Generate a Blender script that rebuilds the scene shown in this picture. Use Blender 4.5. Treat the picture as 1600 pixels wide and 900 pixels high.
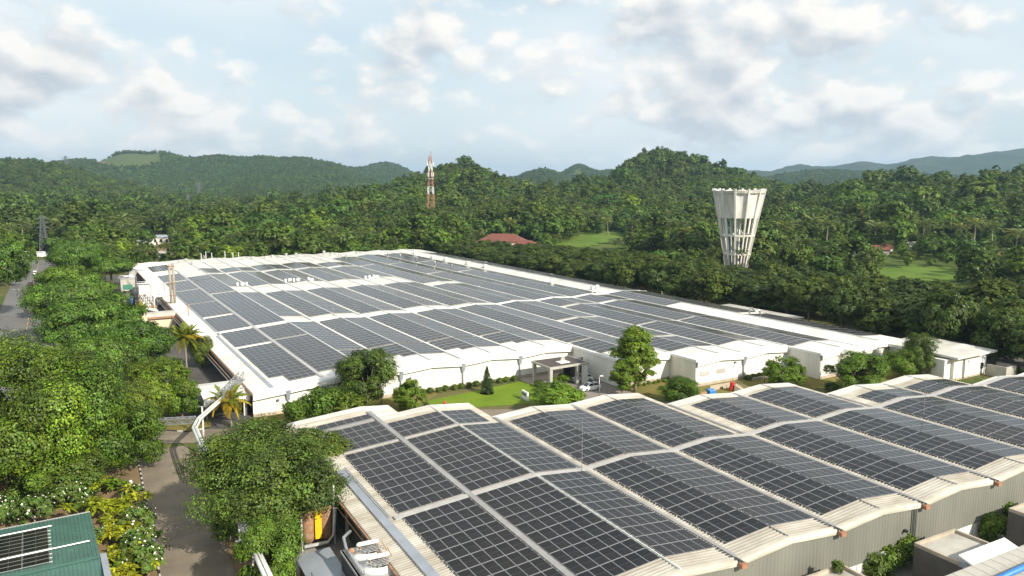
import bpy, math, random
import numpy as np
from mathutils import Vector, Matrix, Euler

# ---------------------------------------------------------------- scene, camera, light
scene = bpy.context.scene
for o in list(bpy.data.objects):
    bpy.data.objects.remove(o)
COL = scene.collection
FPX, PITCH, HCAM = 1208.0, 0.1369, 38.6          # focal length in 1600 px units, pitch, camera height

cam_data = bpy.data.cameras.new('camera')
cam = bpy.data.objects.new('camera', cam_data)
COL.objects.link(cam)
cam_data.sensor_width = 36.0
cam_data.lens = 36.0 * FPX / 1600.0
cam_data.clip_start = 0.5
cam_data.clip_end = 60000
cam.location = (0, 0, HCAM)
cam.rotation_euler = (math.pi / 2 - PITCH, 0, 0)
scene.camera = cam

SUN_EL = math.radians(33)
SUN_AZ = math.radians(133)                        # clockwise from +Y: the sun stands behind and to the right
sun_vec = Vector((math.sin(SUN_AZ) * math.cos(SUN_EL), math.cos(SUN_AZ) * math.cos(SUN_EL), math.sin(SUN_EL)))
sun_data = bpy.data.lights.new('sun', 'SUN')
sun_data.energy = 5.0
sun_data.angle = math.radians(0.53)
sun_data.color = (1.0, 0.93, 0.80)
sun = bpy.data.objects.new('sun', sun_data)
COL.objects.link(sun)
sun.rotation_euler = sun_vec.to_track_quat('Z', 'Y').to_euler()
sun.location = (60, -60, 120)

vs = scene.view_settings
vs.view_transform = 'Standard'
vs.look = 'None'
vs.exposure = 0.48
vs.gamma = 1.0
vs.use_curve_mapping = False
scene.cycles.max_bounces = 5
scene.cycles.diffuse_bounces = 3
scene.cycles.glossy_bounces = 2
scene.cycles.transmission_bounces = 3


class NT:
    """tiny helper round a node tree"""
    def __init__(self, tree):
        self.t = tree
        tree.nodes.clear()

    def n(self, typ, **kw):
        nd = self.t.nodes.new(typ)
        for k, v in kw.items():
            if k == 'ins':
                for a, b in v.items():
                    nd.inputs[a].default_value = b
            else:
                setattr(nd, k, v)
        return nd

    def l(self, a, b):
        self.t.links.new(a, b)

    def math(self, op, a, b=None, c=None, clamp=False):
        nd = self.t.nodes.new('ShaderNodeMath')
        nd.operation = op
        nd.use_clamp = clamp
        for i, x in enumerate((a, b, c)):
            if x is None:
                continue
            if hasattr(x, 'is_linked'):
                self.l(x, nd.inputs[i])
            else:
                nd.inputs[i].default_value = x
        return nd.outputs[0]

    def ramp(self, fac, stops, interp='LINEAR'):
        nd = self.t.nodes.new('ShaderNodeValToRGB')
        nd.color_ramp.interpolation = interp
        els = nd.color_ramp.elements
        while len(els) < len(stops):
            els.new(0.5)
        for e, (p, c) in zip(els, stops):
            e.position = p
            e.color = (c, c, c, 1) if not hasattr(c, '__len__') else (*c, 1)
        self.l(fac, nd.inputs[0])
        return nd.outputs[0]

    def mix(self, fac, a, b, blend='MIX'):
        nd = self.t.nodes.new('ShaderNodeMix')
        nd.data_type = 'RGBA'
        nd.blend_type = blend
        for sock, x in ((nd.inputs[0], fac), (nd.inputs[6], a), (nd.inputs[7], b)):
            if hasattr(x, 'is_linked'):
                self.l(x, sock)
            elif hasattr(x, '__len__'):
                sock.default_value = (*x, 1)
            else:
                sock.default_value = x
        return nd.outputs[2]


# ---------------------------------------------------------------- sky: daylight sky with cumulus all round the dome
world = bpy.data.worlds.new('World')
scene.world = world
world.use_nodes = True
w = NT(world.node_tree)
out = w.n('ShaderNodeOutputWorld')
sky = w.n('ShaderNodeTexSky', sky_type='NISHITA', sun_disc=False)
sky.sun_elevation = SUN_EL
sky.sun_rotation = SUN_AZ
sky.air_density = 1.0
sky.dust_density = 2.2
sky.ozone_density = 1.0
bg_sky = w.n('ShaderNodeBackground', ins={'Strength': 0.105})
w.l(sky.outputs[0], bg_sky.inputs[0])
tc = w.n('ShaderNodeTexCoord')
sep = w.n('ShaderNodeSeparateXYZ')
w.l(tc.outputs['Generated'], sep.inputs[0])


def cloud_noise(dz, scale, detail, rough, seed, squash=2.4, dx=0.0):
    """noise on the sky dome, flattened into layers; dz looks a little higher up, dx a little towards the sun"""
    cx = w.n('ShaderNodeCombineXYZ')
    w.l(w.math('ADD', sep.outputs[0], dx), cx.inputs[0])
    w.l(w.math('ADD', sep.outputs[1], seed), cx.inputs[1])
    w.l(w.math('MULTIPLY', w.math('ADD', sep.outputs[2], dz), squash), cx.inputs[2])
    nz = w.n('ShaderNodeTexNoise', ins={'Scale': scale, 'Detail': detail, 'Roughness': rough})
    w.l(cx.outputs[0], nz.inputs['Vector'])
    return nz.outputs[0]


SEED = 12.6


def puffs(dz, scale, seed, squash=1.5, dx=0.0):
    """rounded cauliflower bumps"""
    cx = w.n('ShaderNodeCombineXYZ')
    w.l(w.math('ADD', sep.outputs[0], dx), cx.inputs[0])
    w.l(w.math('ADD', sep.outputs[1], seed), cx.inputs[1])
    w.l(w.math('MULTIPLY', w.math('ADD', sep.outputs[2], dz), squash), cx.inputs[2])
    wob = w.n('ShaderNodeTexNoise', ins={'Scale': scale * .8, 'Detail': 0.6, 'Roughness': 0.6})
    w.l(cx.outputs[0], wob.inputs['Vector'])
    ad = w.n('ShaderNodeVectorMath', operation='MULTIPLY_ADD')
    w.l(wob.outputs['Color'], ad.inputs[0])
    ad.inputs[1].default_value = (1.1 / scale,) * 3
    w.l(cx.outputs[0], ad.inputs[2])
    vo = w.n('ShaderNodeTexVoronoi', feature='F1', ins={'Scale': scale})
    w.l(ad.outputs[0], vo.inputs['Vector'])
    return w.math('SUBTRACT', 0.5, vo.outputs['Distance'])


def field_at(dz, dx, det):
    n = cloud_noise(dz, 8.2, det, 0.62, SEED, 1.75, dx)
    return w.math('ADD', n, w.math('MULTIPLY', puffs(dz, 19, SEED, 1.5, dx), 0.24))


base_n = field_at(0.0, 0.0, 4)
up_n = field_at(0.020, 0.012, 1.5)
big_n = cloud_noise(0.0, 2.7, 0.5, 0.5, SEED + 9, 2.6)
dens = w.math('ADD', base_n, w.math('MULTIPLY', w.math('SUBTRACT', big_n, 0.5), 0.55))
mask = w.ramp(dens, [(0.445, 0.0), (0.505, 0.34), (0.57, 0.82), (0.69, 1.0)])
shade = w.math('SUBTRACT', base_n, up_n)                     # bright where the cloud thins upwards, grey below
lit = w.math('ADD', w.math('MULTIPLY', shade, 4.0), 0.58, clamp=True)
thick = w.ramp(dens, [(0.62, 0.0), (0.85, 1.0)])
lit2 = w.math('SUBTRACT', lit, w.math('MULTIPLY', thick, 0.30), clamp=True)
ccol = w.mix(lit2, (0.45, 0.49, 0.535), (0.83, 0.80, 0.755))
bg_c = w.n('ShaderNodeBackground', ins={'Strength': 0.95})
w.l(ccol, bg_c.inputs[0])
veil_n = cloud_noise(0.0, 2.6, 2, 0.6, SEED + 3, squash=3.0)
veil = w.ramp(veil_n, [(0.3, 0.78), (0.7, 0.97)])
vcol = w.mix(w.ramp(veil_n, [(0.35, 0.0), (0.68, 1.0)]), w.ramp(sep.outputs[2], [(0.0, (0.62, 0.675, 0.69)), (0.08, (0.56, 0.645, 0.675)), (0.16, (0.53, 0.635, 0.68)), (0.4, (0.48, 0.595, 0.67)), (1.0, (0.34, 0.47, 0.62))]), (0.66, 0.70, 0.72))
bg_v = w.n('ShaderNodeBackground', ins={'Strength': 1.0})
w.l(vcol, bg_v.inputs[0])
mv = w.n('ShaderNodeMixShader')
w.l(veil, mv.inputs[0])
w.l(bg_sky.outputs[0], mv.inputs[1])
w.l(bg_v.outputs[0], mv.inputs[2])
low = w.ramp(sep.outputs[2], [(0.0, 0.45), (0.03, 0.75), (0.09, 1.0)])       # clouds thin into the haze at the horizon
mx = w.n('ShaderNodeMixShader')
w.l(w.math('MULTIPLY', mask, low), mx.inputs[0])
w.l(mv.outputs[0], mx.inputs[1])
w.l(bg_c.outputs[0], mx.inputs[2])
w.l(mx.outputs[0], out.inputs[0])
world.cycles.sampling_method = 'MANUAL'
world.cycles.sample_map_resolution = 512

# ---------------------------------------------------------------- helpers
CP, SP = math.cos(PITCH), math.sin(PITCH)
rng = np.random.default_rng(7)
random.seed(7)


def ray(px, py):
    u, v = (px - 800) / FPX, (py - 450) / FPX
    return (u, CP - v * SP, -SP - v * CP)


def G(px, py, z=0.0):
    """where the line of sight of a photo pixel meets the level z"""
    d = ray(px, py)
    t = (z - HCAM) / d[2]
    return Vector((d[0] * t, d[1] * t, z))


def AT(px, py, Y):
    d = ray(px, py)
    t = Y / d[1]
    return Vector((d[0] * t, Y, HCAM + d[2] * t))


def PXY(x, y, z):
    fw = y * CP - (z - HCAM) * SP
    up = y * SP + (z - HCAM) * CP
    return 800 + FPX * x / fw, 450 - FPX * up / fw


class Frame:
    def __init__(s, o, yaw):
        s.o, s.yaw = Vector(o), yaw
        s.c, s.s = math.cos(yaw), math.sin(yaw)

    def w(s, u, v, z=0.0):
        return Vector((s.o.x + u * s.c - v * s.s, s.o.y + u * s.s + v * s.c, z))

    def uv(s, p):
        dx, dy = p[0] - s.o.x, p[1] - s.o.y
        return dx * s.c + dy * s.s, -dx * s.s + dy * s.c


PB = 12.59                                        # width of one roof bay
FN = Frame((8.17, 83.65, 0), 0.4995)              # near warehouse: u across the bays, v along them
FB = Frame((-48.03, 183.9, 0), 0.532)             # large factory


def link(o, parent=None):
    COL.objects.link(o)
    if parent is not None:
        o.parent = parent
    return o


def tag(o, label=None, cat=None, group=None, kind=None):
    if label:
        o['label'] = label
    if cat:
        o['category'] = cat
    if group:
        o['group'] = group
    if kind:
        o['kind'] = kind
    return o


def thing(name, label, cat, loc=(0, 0, 0), rz=0.0, group=None, scale=None):
    o = bpy.data.objects.new(name, None)
    o.empty_display_size = 0.3
    link(o)
    o.location = loc
    o.rotation_euler = (0, 0, rz)
    if scale:
        o.scale = scale
    return tag(o, label, cat, group)


def copy_tree(o, parent=None):
    c = o.copy()
    COL.objects.link(c)
    c.parent = parent
    for ch in o.children:
        copy_tree(ch, c)
    return c


class MB:
    """collects faces, then becomes one mesh object"""
    def __init__(s):
        s.v, s.f, s.m = [], [], []

    def face(s, pts, m=0):
        i = len(s.v)
        s.v += [tuple(p) for p in pts]
        s.f.append(tuple(range(i, i + len(pts))))
        s.m.append(m)

    def box(s, x0, x1, y0, y1, z0, z1, m=0):
        i = len(s.v)
        s.v += [(x0, y0, z0), (x1, y0, z0), (x1, y1, z0), (x0, y1, z0), (x0, y0, z1), (x1, y0, z1), (x1, y1, z1), (x0, y1, z1)]
        for q in ((3, 2, 1, 0), (4, 5, 6, 7), (0, 1, 5, 4), (1, 2, 6, 5), (2, 3, 7, 6), (3, 0, 4, 7)):
            s.f.append(tuple(i + k for k in q))
            s.m.append(m)
        return s

    def hexa(s, low, high, m=0):
        """box from four low and four high corners"""
        i = len(s.v)
        s.v += [tuple(p) for p in low] + [tuple(p) for p in high]
        for q in ((3, 2, 1, 0), (4, 5, 6, 7), (0, 1, 5, 4), (1, 2, 6, 5), (2, 3, 7, 6), (3, 0, 4, 7)):
            s.f.append(tuple(i + k for k in q))
            s.m.append(m)
        return s

    def bar(s, p, q, wd, ht=None, m=0):
        """square bar from p to q"""
        p, q = Vector(p), Vector(q)
        ht = wd if ht is None else ht
        d = (q - p).normalized()
        up = Vector((0, 0, 1)) if abs(d.z) < 0.95 else Vector((1, 0, 0))
        a = d.cross(up).normalized() * wd / 2
        b = a.cross(d).normalized() * ht / 2
        return s.hexa([p - a - b, p + a - b, q + a - b, q - a - b], [p - a + b, p + a + b, q + a + b, q - a + b], m)

    def tube(s, pts, r, n=8, m=0, caps=True):
        pts = [Vector(p) for p in pts]
        rs = r if hasattr(r, '__len__') else [r] * len(pts)
        rings = []
        for k, p in enumerate(pts):
            d = (pts[min(k + 1, len(pts) - 1)] - pts[max(k - 1, 0)]).normalized()
            up = Vector((0, 0, 1)) if abs(d.z) < 0.9 else Vector((0, 1, 0))
            a = d.cross(up).normalized()
            b = a.cross(d).normalized()
            i = len(s.v)
            for j in range(n):
                t = 2 * math.pi * j / n
                s.v.append(tuple(p + (a * math.cos(t) + b * math.sin(t)) * rs[k]))
            rings.append(i)
        for i0, i1 in zip(rings, rings[1:]):
            for j in range(n):
                s.f.append((i0 + j, i0 + (j + 1) % n, i1 + (j + 1) % n, i1 + j))
                s.m.append(m)
        if caps:
            s.f.append(tuple(rings[0] + j for j in range(n))[::-1])
            s.m.append(m)
            s.f.append(tuple(rings[-1] + j for j in range(n)))
            s.m.append(m)
        return s

    def lathe(s, prof, n=16, c=(0, 0), m=0, caps=True):
        rings = []
        for r, z in prof:
            i = len(s.v)
            for j in range(n):
                t = 2 * math.pi * j / n
                s.v.append((c[0] + r * math.cos(t), c[1] + r * math.sin(t), z))
            rings.append(i)
        for i0, i1 in zip(rings, rings[1:]):
            for j in range(n):
                s.f.append((i0 + j, i0 + (j + 1) % n, i1 + (j + 1) % n, i1 + j))
                s.m.append(m)
        if caps:
            s.f.append(tuple(rings[0] + j for j in range(n))[::-1])
            s.m.append(m)
            s.f.append(tuple(rings[-1] + j for j in range(n)))
            s.m.append(m)
        return s

    def prism(s, poly, z0, z1, m=0):
        n = len(poly)
        i = len(s.v)
        s.v += [(p[0], p[1], z0) for p in poly] + [(p[0], p[1], z1) for p in poly]
        s.f.append(tuple(range(i + n, i + 2 * n)))
        s.m.append(m)
        s.f.append(tuple(range(i, i + n))[::-1])
        s.m.append(m)
        for k in range(n):
            s.f.append((i + k, i + (k + 1) % n, i + n + (k + 1) % n, i + n + k))
            s.m.append(m)
        return s

    def mesh(s, name, mats, smooth=False):
        me = bpy.data.meshes.new(name)
        me.from_pydata(s.v, [], s.f)
        for mt in (mats if isinstance(mats, (list, tuple)) else [mats]):
            me.materials.append(mt)
        me.polygons.foreach_set('material_index', s.m)
        if smooth:
            me.polygons.foreach_set('use_smooth', [True] * len(s.f))
        me.update()
        return me

    def build(s, name, mats, parent=None, smooth=False, loc=None, rz=None):
        o = bpy.data.objects.new(name, s.mesh(name, mats, smooth))
        link(o, parent)
        if loc is not None:
            o.location = loc
        if rz is not None:
            o.rotation_euler = (0, 0, rz)
        return o


def inst(name, me, parent=None, loc=(0, 0, 0), rot=(0, 0, 0), scale=None):
    o = bpy.data.objects.new(name, me)
    link(o, parent)
    o.location = loc
    o.rotation_euler = rot
    if scale:
        o.scale = scale
    return o


def quads_mesh(name, V, tint, mat, pid=None):
    """V: (n,4,3) quads, tint (n,3) colours"""
    n = len(V)
    me = bpy.data.meshes.new(name)
    me.vertices.add(n * 4)
    me.vertices.foreach_set('co', V.reshape(-1).astype(np.float32))
    me.loops.add(n * 4)
    me.loops.foreach_set('vertex_index', np.arange(n * 4, dtype=np.int32))
    me.polygons.add(n)
    me.polygons.foreach_set('loop_start', np.arange(0, n * 4, 4, dtype=np.int32))
    me.polygons.foreach_set('loop_total', np.full(n, 4, dtype=np.int32))
    ca = me.color_attributes.new('tint', 'FLOAT_COLOR', 'POINT')
    c = np.ones((n, 4, 4), np.float32)
    c[:, :, :3] = tint[:, None, :]
    ca.data.foreach_set('color', c.reshape(-1))
    me.materials.append(mat)
    me.update(calc_edges=True)
    return me


# ---------------------------------------------------------------- materials
def mat(name, col, rough=0.6, metal=0.0, var=0.0, vscale=0.5, col2=None, stretch=None, bump=0.0, bscale=8.0, spec=0.5):
    """plain surface with worn, uneven colour: col and col2 mixed by noise in object space"""
    m = bpy.data.materials.new(name)
    m.use_nodes = True
    t = NT(m.node_tree)
    o = t.n('ShaderNodeOutputMaterial')
    b = t.n('ShaderNodeBsdfPrincipled', ins={'Roughness': rough, 'Metallic': metal, 'Specular IOR Level': spec})
    t.l(b.outputs[0], o.inputs[0])
    b.inputs['Base Color'].default_value = (*col, 1)
    if var > 0 or col2 is not None or bump:
        tcn = t.n('ShaderNodeTexCoord')
        mp = t.n('ShaderNodeMapping')
        t.l(tcn.outputs['Object'], mp.inputs[0])
        if stretch:
            mp.inputs['Scale'].default_value = stretch
        nz = t.n('ShaderNodeTexNoise', ins={'Scale': vscale, 'Detail': 8, 'Roughness': 0.62})
        t.l(mp.outputs[0], nz.inputs['Vector'])
        fac = t.ramp(nz.outputs[0], [(0.33, 0.0), (0.68, 1.0)])
        c2 = col2 if col2 is not None else tuple(max(0, x * (1 - var)) for x in col)
        c = t.mix(fac, col, c2)
        t.l(c, b.inputs['Base Color'])
        if bump:
            bn = t.n('ShaderNodeTexNoise', ins={'Scale': bscale, 'Detail': 5, 'Roughness': 0.6})
            t.l(mp.outputs[0], bn.inputs['Vector'])
            bp = t.n('ShaderNodeBump', ins={'Strength': bump, 'Distance': 0.05})
            t.l(bn.outputs[0], bp.inputs['Height'])
            t.l(bp.outputs[0], b.inputs['Normal'])
    return m


def leaf_mat(name, col, hue=0.35, transl=0.26):
    m = bpy.data.materials.new(name)
    m.use_nodes = True
    t = NT(m.node_tree)
    o = t.n('ShaderNodeOutputMaterial')
    at = t.n('ShaderNodeAttribute', attribute_name='tint')
    oi = t.n('ShaderNodeObjectInfo')
    vary = t.ramp(oi.outputs['Random'], [(0.0, (0.66, 0.76, 0.82)), (0.35, (0.88, 0.93, 0.92)), (0.7, (1.10, 1.06, 1.0)), (1.0, (1.42, 1.22, 0.95))])
    c0 = t.mix(1.0, col, at.outputs['Color'], 'MULTIPLY')
    c1 = t.mix(hue * 2 if hue < 0.5 else 1.0, c0, t.mix(1.0, c0, vary, 'MULTIPLY'))
    d = t.n('ShaderNodeBsdfPrincipled', ins={'Roughness': 0.5, 'Specular IOR Level': 0.35})
    t.l(c1, d.inputs['Base Color'])
    tr = t.n('ShaderNodeBsdfTranslucent')
    t.l(t.mix(1.0, c1, (1.25, 1.25, 0.45), 'MULTIPLY'), tr.inputs[0])
    mx = t.n('ShaderNodeMixShader', ins={0: transl})
    t.l(d.outputs[0], mx.inputs[1])
    t.l(tr.outputs[0], mx.inputs[2])
    t.l(mx.outputs[0], o.inputs[0])
    return m


def panel_mat(name):
    """dark monocrystalline glass: cell grid and half-cut gap in UV"""
    m = bpy.data.materials.new(name)
    m.use_nodes = True
    t = NT(m.node_tree)
    o = t.n('ShaderNodeOutputMaterial')
    uv = t.n('ShaderNodeUVMap')
    sp = t.n('ShaderNodeSeparateXYZ')
    t.l(uv.outputs[0], sp.inputs[0])

    def lines(src, count, wd):
        x = t.math('FRACT', t.math('MULTIPLY', src, count))
        d = t.math('ABSOLUTE', t.math('SUBTRACT', x, 0.5))
        return t.math('GREATER_THAN', d, 0.5 - wd)
    gx = lines(sp.outputs[0], 6.0, 0.045)
    gy = lines(sp.outputs[1], 12.0, 0.03)
    mid = t.math('LESS_THAN', t.math('ABSOLUTE', t.math('SUBTRACT', sp.outputs[1], 0.5)), 0.008)
    cell = t.math('MULTIPLY', t.math('MAXIMUM', gx, gy), 0.14)
    allv = t.math('MAXIMUM', cell, mid)
    geo = t.n('ShaderNodeTexCoord')
    nz = t.n('ShaderNodeTexNoise', ins={'Scale': 0.35, 'Detail': 6, 'Roughness': 0.6})
    t.l(geo.outputs['Object'], nz.inputs['Vector'])
    dust = t.math('MULTIPLY', t.ramp(nz.outputs[0], [(0.34, 0.1), (0.52, 0.35), (0.72, 1.0)]), 0.013)
    c = t.mix(allv, (0.0070, 0.0068, 0.0078), (0.085, 0.085, 0.085))
    ad = t.n('ShaderNodeMix', data_type='RGBA', blend_type='ADD')
    ad.inputs[0].default_value = 1.0
    t.l(c, ad.inputs[6])
    cb = t.n('ShaderNodeCombineColor')
    for k, wgt in enumerate((1.15, 1.0, 0.8)):
        t.l(t.math('MULTIPLY', dust, wgt), cb.inputs[k])
    t.l(cb.outputs[0], ad.inputs[7])
    b = t.n('ShaderNodeBsdfPrincipled', ins={'Roughness': 0.15, 'Specular IOR Level': 0.26, 'IOR': 1.36})
    t.l(ad.outputs[2], b.inputs['Base Color'])
    t.l(b.outputs[0], o.inputs[0])
    return m


M = {
    'glass_pv': panel_mat('solar cells'),
    'alu': mat('aluminium frame', (0.50, 0.50, 0.51), 0.45, 0.6),
    'rail': mat('mounting rail', (0.72, 0.72, 0.70), 0.4, 0.4),
    'roof_cream': mat('weathered cream roof sheet', (0.48, 0.455, 0.40), 0.55, col2=(0.28, 0.25, 0.20), vscale=0.45, stretch=(0.35, 1.2, 1)),
    'roof_white': mat('white roof sheet', (0.74, 0.73, 0.68), 0.5, col2=(0.47, 0.44, 0.38), vscale=0.3, stretch=(0.35, 1.3, 1)),
    'cover_white': mat('walkway cover', (0.45, 0.435, 0.41), 0.5, var=0.25, vscale=0.8),
    'cover_grey': mat('grey walkway cover', (0.32, 0.31, 0.295), 0.55, var=0.25, vscale=0.6),
    'gutter_grey': mat('zinc gutter', (0.36, 0.39, 0.43), 0.45, 0.3, var=0.2),
    'gutter_dark': mat('gutter painted shadow', (0.06, 0.06, 0.06), 0.7),  # shadow in the gutter channels is put into this dark colour
    'clad': mat('olive grey cladding', (0.235, 0.235, 0.195), 0.5, 0.15, col2=(0.18, 0.18, 0.15), vscale=0.25, stretch=(1, 1, 0.2)),
    'white_wall': mat('white painted wall', (0.78, 0.77, 0.71), 0.7, col2=(0.60, 0.575, 0.50), vscale=0.45, stretch=(1, 1, 0.12)),
    'fascia': mat('white fascia', (0.80, 0.79, 0.74), 0.5, var=0.10, vscale=0.4),
    'fascia_cream': mat('stained cream fascia', (0.55, 0.52, 0.44), 0.5, col2=(0.34, 0.31, 0.25), vscale=0.7, stretch=(0.3, 1, 1.6)),
    'concrete': mat('concrete', (0.34, 0.32, 0.29), 0.85, col2=(0.22, 0.205, 0.185), vscale=0.6, bump=0.3),
    'concrete_light': mat('pale concrete', (0.46, 0.44, 0.39), 0.85, col2=(0.30, 0.28, 0.24), vscale=0.35, bump=0.2),
    'roof_eave': mat('stained eave sheet', (0.60, 0.56, 0.46), 0.55, col2=(0.40, 0.36, 0.28), vscale=0.4, stretch=(0.4, 1.4, 1)),
    'plant_wall': mat('dark render', (0.125, 0.112, 0.098), 0.9, col2=(0.075, 0.068, 0.06), vscale=0.5),
    'yard': mat('shade-darkened yard', (0.055, 0.052, 0.048), 0.85, col2=(0.10, 0.09, 0.08), vscale=0.12),  # near-black tone stands in for the shade left of the factory
    'plinth': mat('beige plinth', (0.48, 0.40, 0.30), 0.85, col2=(0.34, 0.29, 0.23), vscale=0.7),
    'dark': mat('dark paint', (0.03, 0.03, 0.032), 0.6),
    'darkgrey': mat('dark grey steel', (0.10, 0.10, 0.105), 0.55, 0.2),
    'steel': mat('galvanised steel', (0.46, 0.47, 0.48), 0.42, 0.7, var=0.25, vscale=2),
    'pipe_white': mat('insulated pipe', (0.70, 0.70, 0.67), 0.4, 0.2, var=0.15, vscale=1.5),
    'rust': mat('rusty steel', (0.26, 0.11, 0.05), 0.8, col2=(0.40, 0.27, 0.17), vscale=2.5),
    'copper': mat('rusted rainwater head', (0.40, 0.19, 0.11), 0.75, col2=(0.24, 0.12, 0.075), vscale=4),
    'flue': mat('sooty flue', (0.22, 0.18, 0.14), 0.7, col2=(0.34, 0.30, 0.25), vscale=0.8, stretch=(1, 1, 0.2)),
    'yellow': mat('yellow paint', (0.80, 0.50, 0.01), 0.5, var=0.12, vscale=2),
    'red': mat('red paint', (0.55, 0.03, 0.02), 0.5, var=0.15),
    'blue': mat('blue paint', (0.04, 0.22, 0.62), 0.5, var=0.2, vscale=2),
    'green_net': mat('green shade net', (0.03, 0.30, 0.16), 0.8, col2=(0.22, 0.24, 0.15), vscale=1.6),
    'green_roof': mat('green roof sheet', (0.062, 0.150, 0.118), 0.5, col2=(0.050, 0.105, 0.085), vscale=0.7),
    'cream_clad': mat('cream cladding', (0.70, 0.60, 0.36), 0.6, col2=(0.60, 0.52, 0.34), vscale=0.8, stretch=(1, 1, 0.25)),
    'brown_roof': mat('dark canopy roof', (0.075, 0.058, 0.048), 0.7, var=0.3, vscale=0.8),
    'glass': mat('window glass', (0.02, 0.025, 0.03), 0.08, spec=0.8),
    'white_gloss': mat('white car paint', (0.80, 0.80, 0.80), 0.18, spec=0.6),
    'maroon': mat('maroon car paint', (0.10, 0.010, 0.014), 0.2, spec=0.6),
    'silver': mat('silver car paint', (0.40, 0.41, 0.42), 0.22, 0.5),
    'carblack': mat('black car paint', (0.015, 0.015, 0.017), 0.2, spec=0.6),
    'rubber': mat('tyre', (0.02, 0.02, 0.02), 0.85),
    'asphalt': mat('asphalt', (0.235, 0.190, 0.135), 0.9, col2=(0.145, 0.120, 0.090), vscale=0.22, bump=0.25, bscale=6),
    'asphalt_grey': mat('grey asphalt', (0.15, 0.145, 0.135), 0.9, col2=(0.11, 0.105, 0.10), vscale=0.12),
    'paving': mat('paving', (0.25, 0.215, 0.18), 0.85, col2=(0.19, 0.165, 0.14), vscale=0.5),
    'earth': mat('dry earth', (0.26, 0.17, 0.085), 0.95, col2=(0.15, 0.11, 0.055), vscale=0.25, bump=0.3, bscale=3),
    'paint_white': mat('road paint', (0.62, 0.61, 0.57), 0.8, var=0.3, vscale=2),
    'paint_yellow': mat('yellow road paint', (0.55, 0.36, 0.05), 0.8, var=0.3, vscale=1.5),
    'kerb_black': mat('black kerb paint', (0.03, 0.03, 0.03), 0.8),
    'bark': mat('bark', (0.12, 0.085, 0.055), 0.9, col2=(0.19, 0.15, 0.11), vscale=3),
    'bark_pale': mat('pale bark', (0.30, 0.26, 0.20), 0.9, col2=(0.20, 0.17, 0.13), vscale=3),
    'tile': mat('red roof tile', (0.19, 0.058, 0.036), 0.8, col2=(0.12, 0.05, 0.036), vscale=0.6),
    'cream': mat('cream plaster', (0.68, 0.60, 0.42), 0.8, var=0.12, vscale=0.5),
    'tower_con': mat('weathered white concrete', (0.80, 0.78, 0.72), 0.8, col2=(0.46, 0.43, 0.37), vscale=0.4, stretch=(1, 1, 0.12)),
    'mast_white': mat('mast white', (0.70, 0.69, 0.66), 0.6),
    'mast_red': mat('mast red', (0.34, 0.155, 0.105), 0.7),
    'pylon': mat('pylon steel', (0.10, 0.11, 0.115), 0.6, 0.2),
    'blossom': mat('white blossom', (0.80, 0.79, 0.70), 0.7),
}
L = {
    'mango': leaf_mat('mango leaves', (0.090, 0.136, 0.017)),
    'bright': leaf_mat('bright leaves', (0.118, 0.195, 0.016)),
    'rain': leaf_mat('rain tree leaves', (0.088, 0.160, 0.017)),
    'belt': leaf_mat('dark belt leaves', (0.072, 0.110, 0.015)),
    'fresh': leaf_mat('fresh leaves', (0.170, 0.270, 0.018)),
    'yellow': leaf_mat('golden leaves', (0.33, 0.36, 0.016), transl=0.3),
    'palm': leaf_mat('palm leaves', (0.185, 0.215, 0.022), transl=0.25),
    'palm_gold': leaf_mat('yellowing palm leaves', (0.44, 0.34, 0.030), transl=0.3),
    'palm_far': leaf_mat('far palm leaves', (0.105, 0.135, 0.030), transl=0.25),
    'palm_mid': leaf_mat('mid distance palm leaves', (0.130, 0.165, 0.040), transl=0.25),
    'conifer': leaf_mat('conifer needles', (0.045, 0.075, 0.022), transl=0.15),
    'forest': leaf_mat('forest leaves', (0.090, 0.140, 0.018)),
    'redleaf': leaf_mat('red foliage', (0.36, 0.02, 0.02)),
    'russet': leaf_mat('russet foliage', (0.26, 0.13, 0.05)),
    'shrub': leaf_mat('shrub leaves', (0.115, 0.180, 0.030)),
}

# ================================================================= ground, roads, hills
def ground_mat(name, cols, scale):
    m = bpy.data.materials.new(name)
    m.use_nodes = True
    t = NT(m.node_tree)
    o = t.n('ShaderNodeOutputMaterial')
    b = t.n('ShaderNodeBsdfPrincipled', ins={'Roughness': 0.95, 'Specular IOR Level': 0.1})
    t.l(b.outputs[0], o.inputs[0])
    g = t.n('ShaderNodeTexCoord')
    n1 = t.n('ShaderNodeTexNoise', ins={'Scale': scale, 'Detail': 10, 'Roughness': 0.6})
    n2 = t.n('ShaderNodeTexNoise', ins={'Scale': scale * 9, 'Detail': 6, 'Roughness': 0.65})
    t.l(g.outputs['Object'], n1.inputs['Vector'])
    t.l(g.outputs['Object'], n2.inputs['Vector'])
    f = t.math('ADD', t.math('MULTIPLY', n1.outputs[0], 0.6), t.math('MULTIPLY', n2.outputs[0], 0.4))
    k = len(cols)
    c = t.ramp(f, [(0.34 + 0.32 * i / (k - 1), cc) for i, cc in enumerate(cols)])
    t.l(c, b.inputs['Base Color'])
    bp = t.n('ShaderNodeBump', ins={'Strength': 0.5, 'Distance': 0.15})
    t.l(n2.outputs[0], bp.inputs['Height'])
    t.l(bp.outputs[0], b.inputs['Normal'])
    return m


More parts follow.
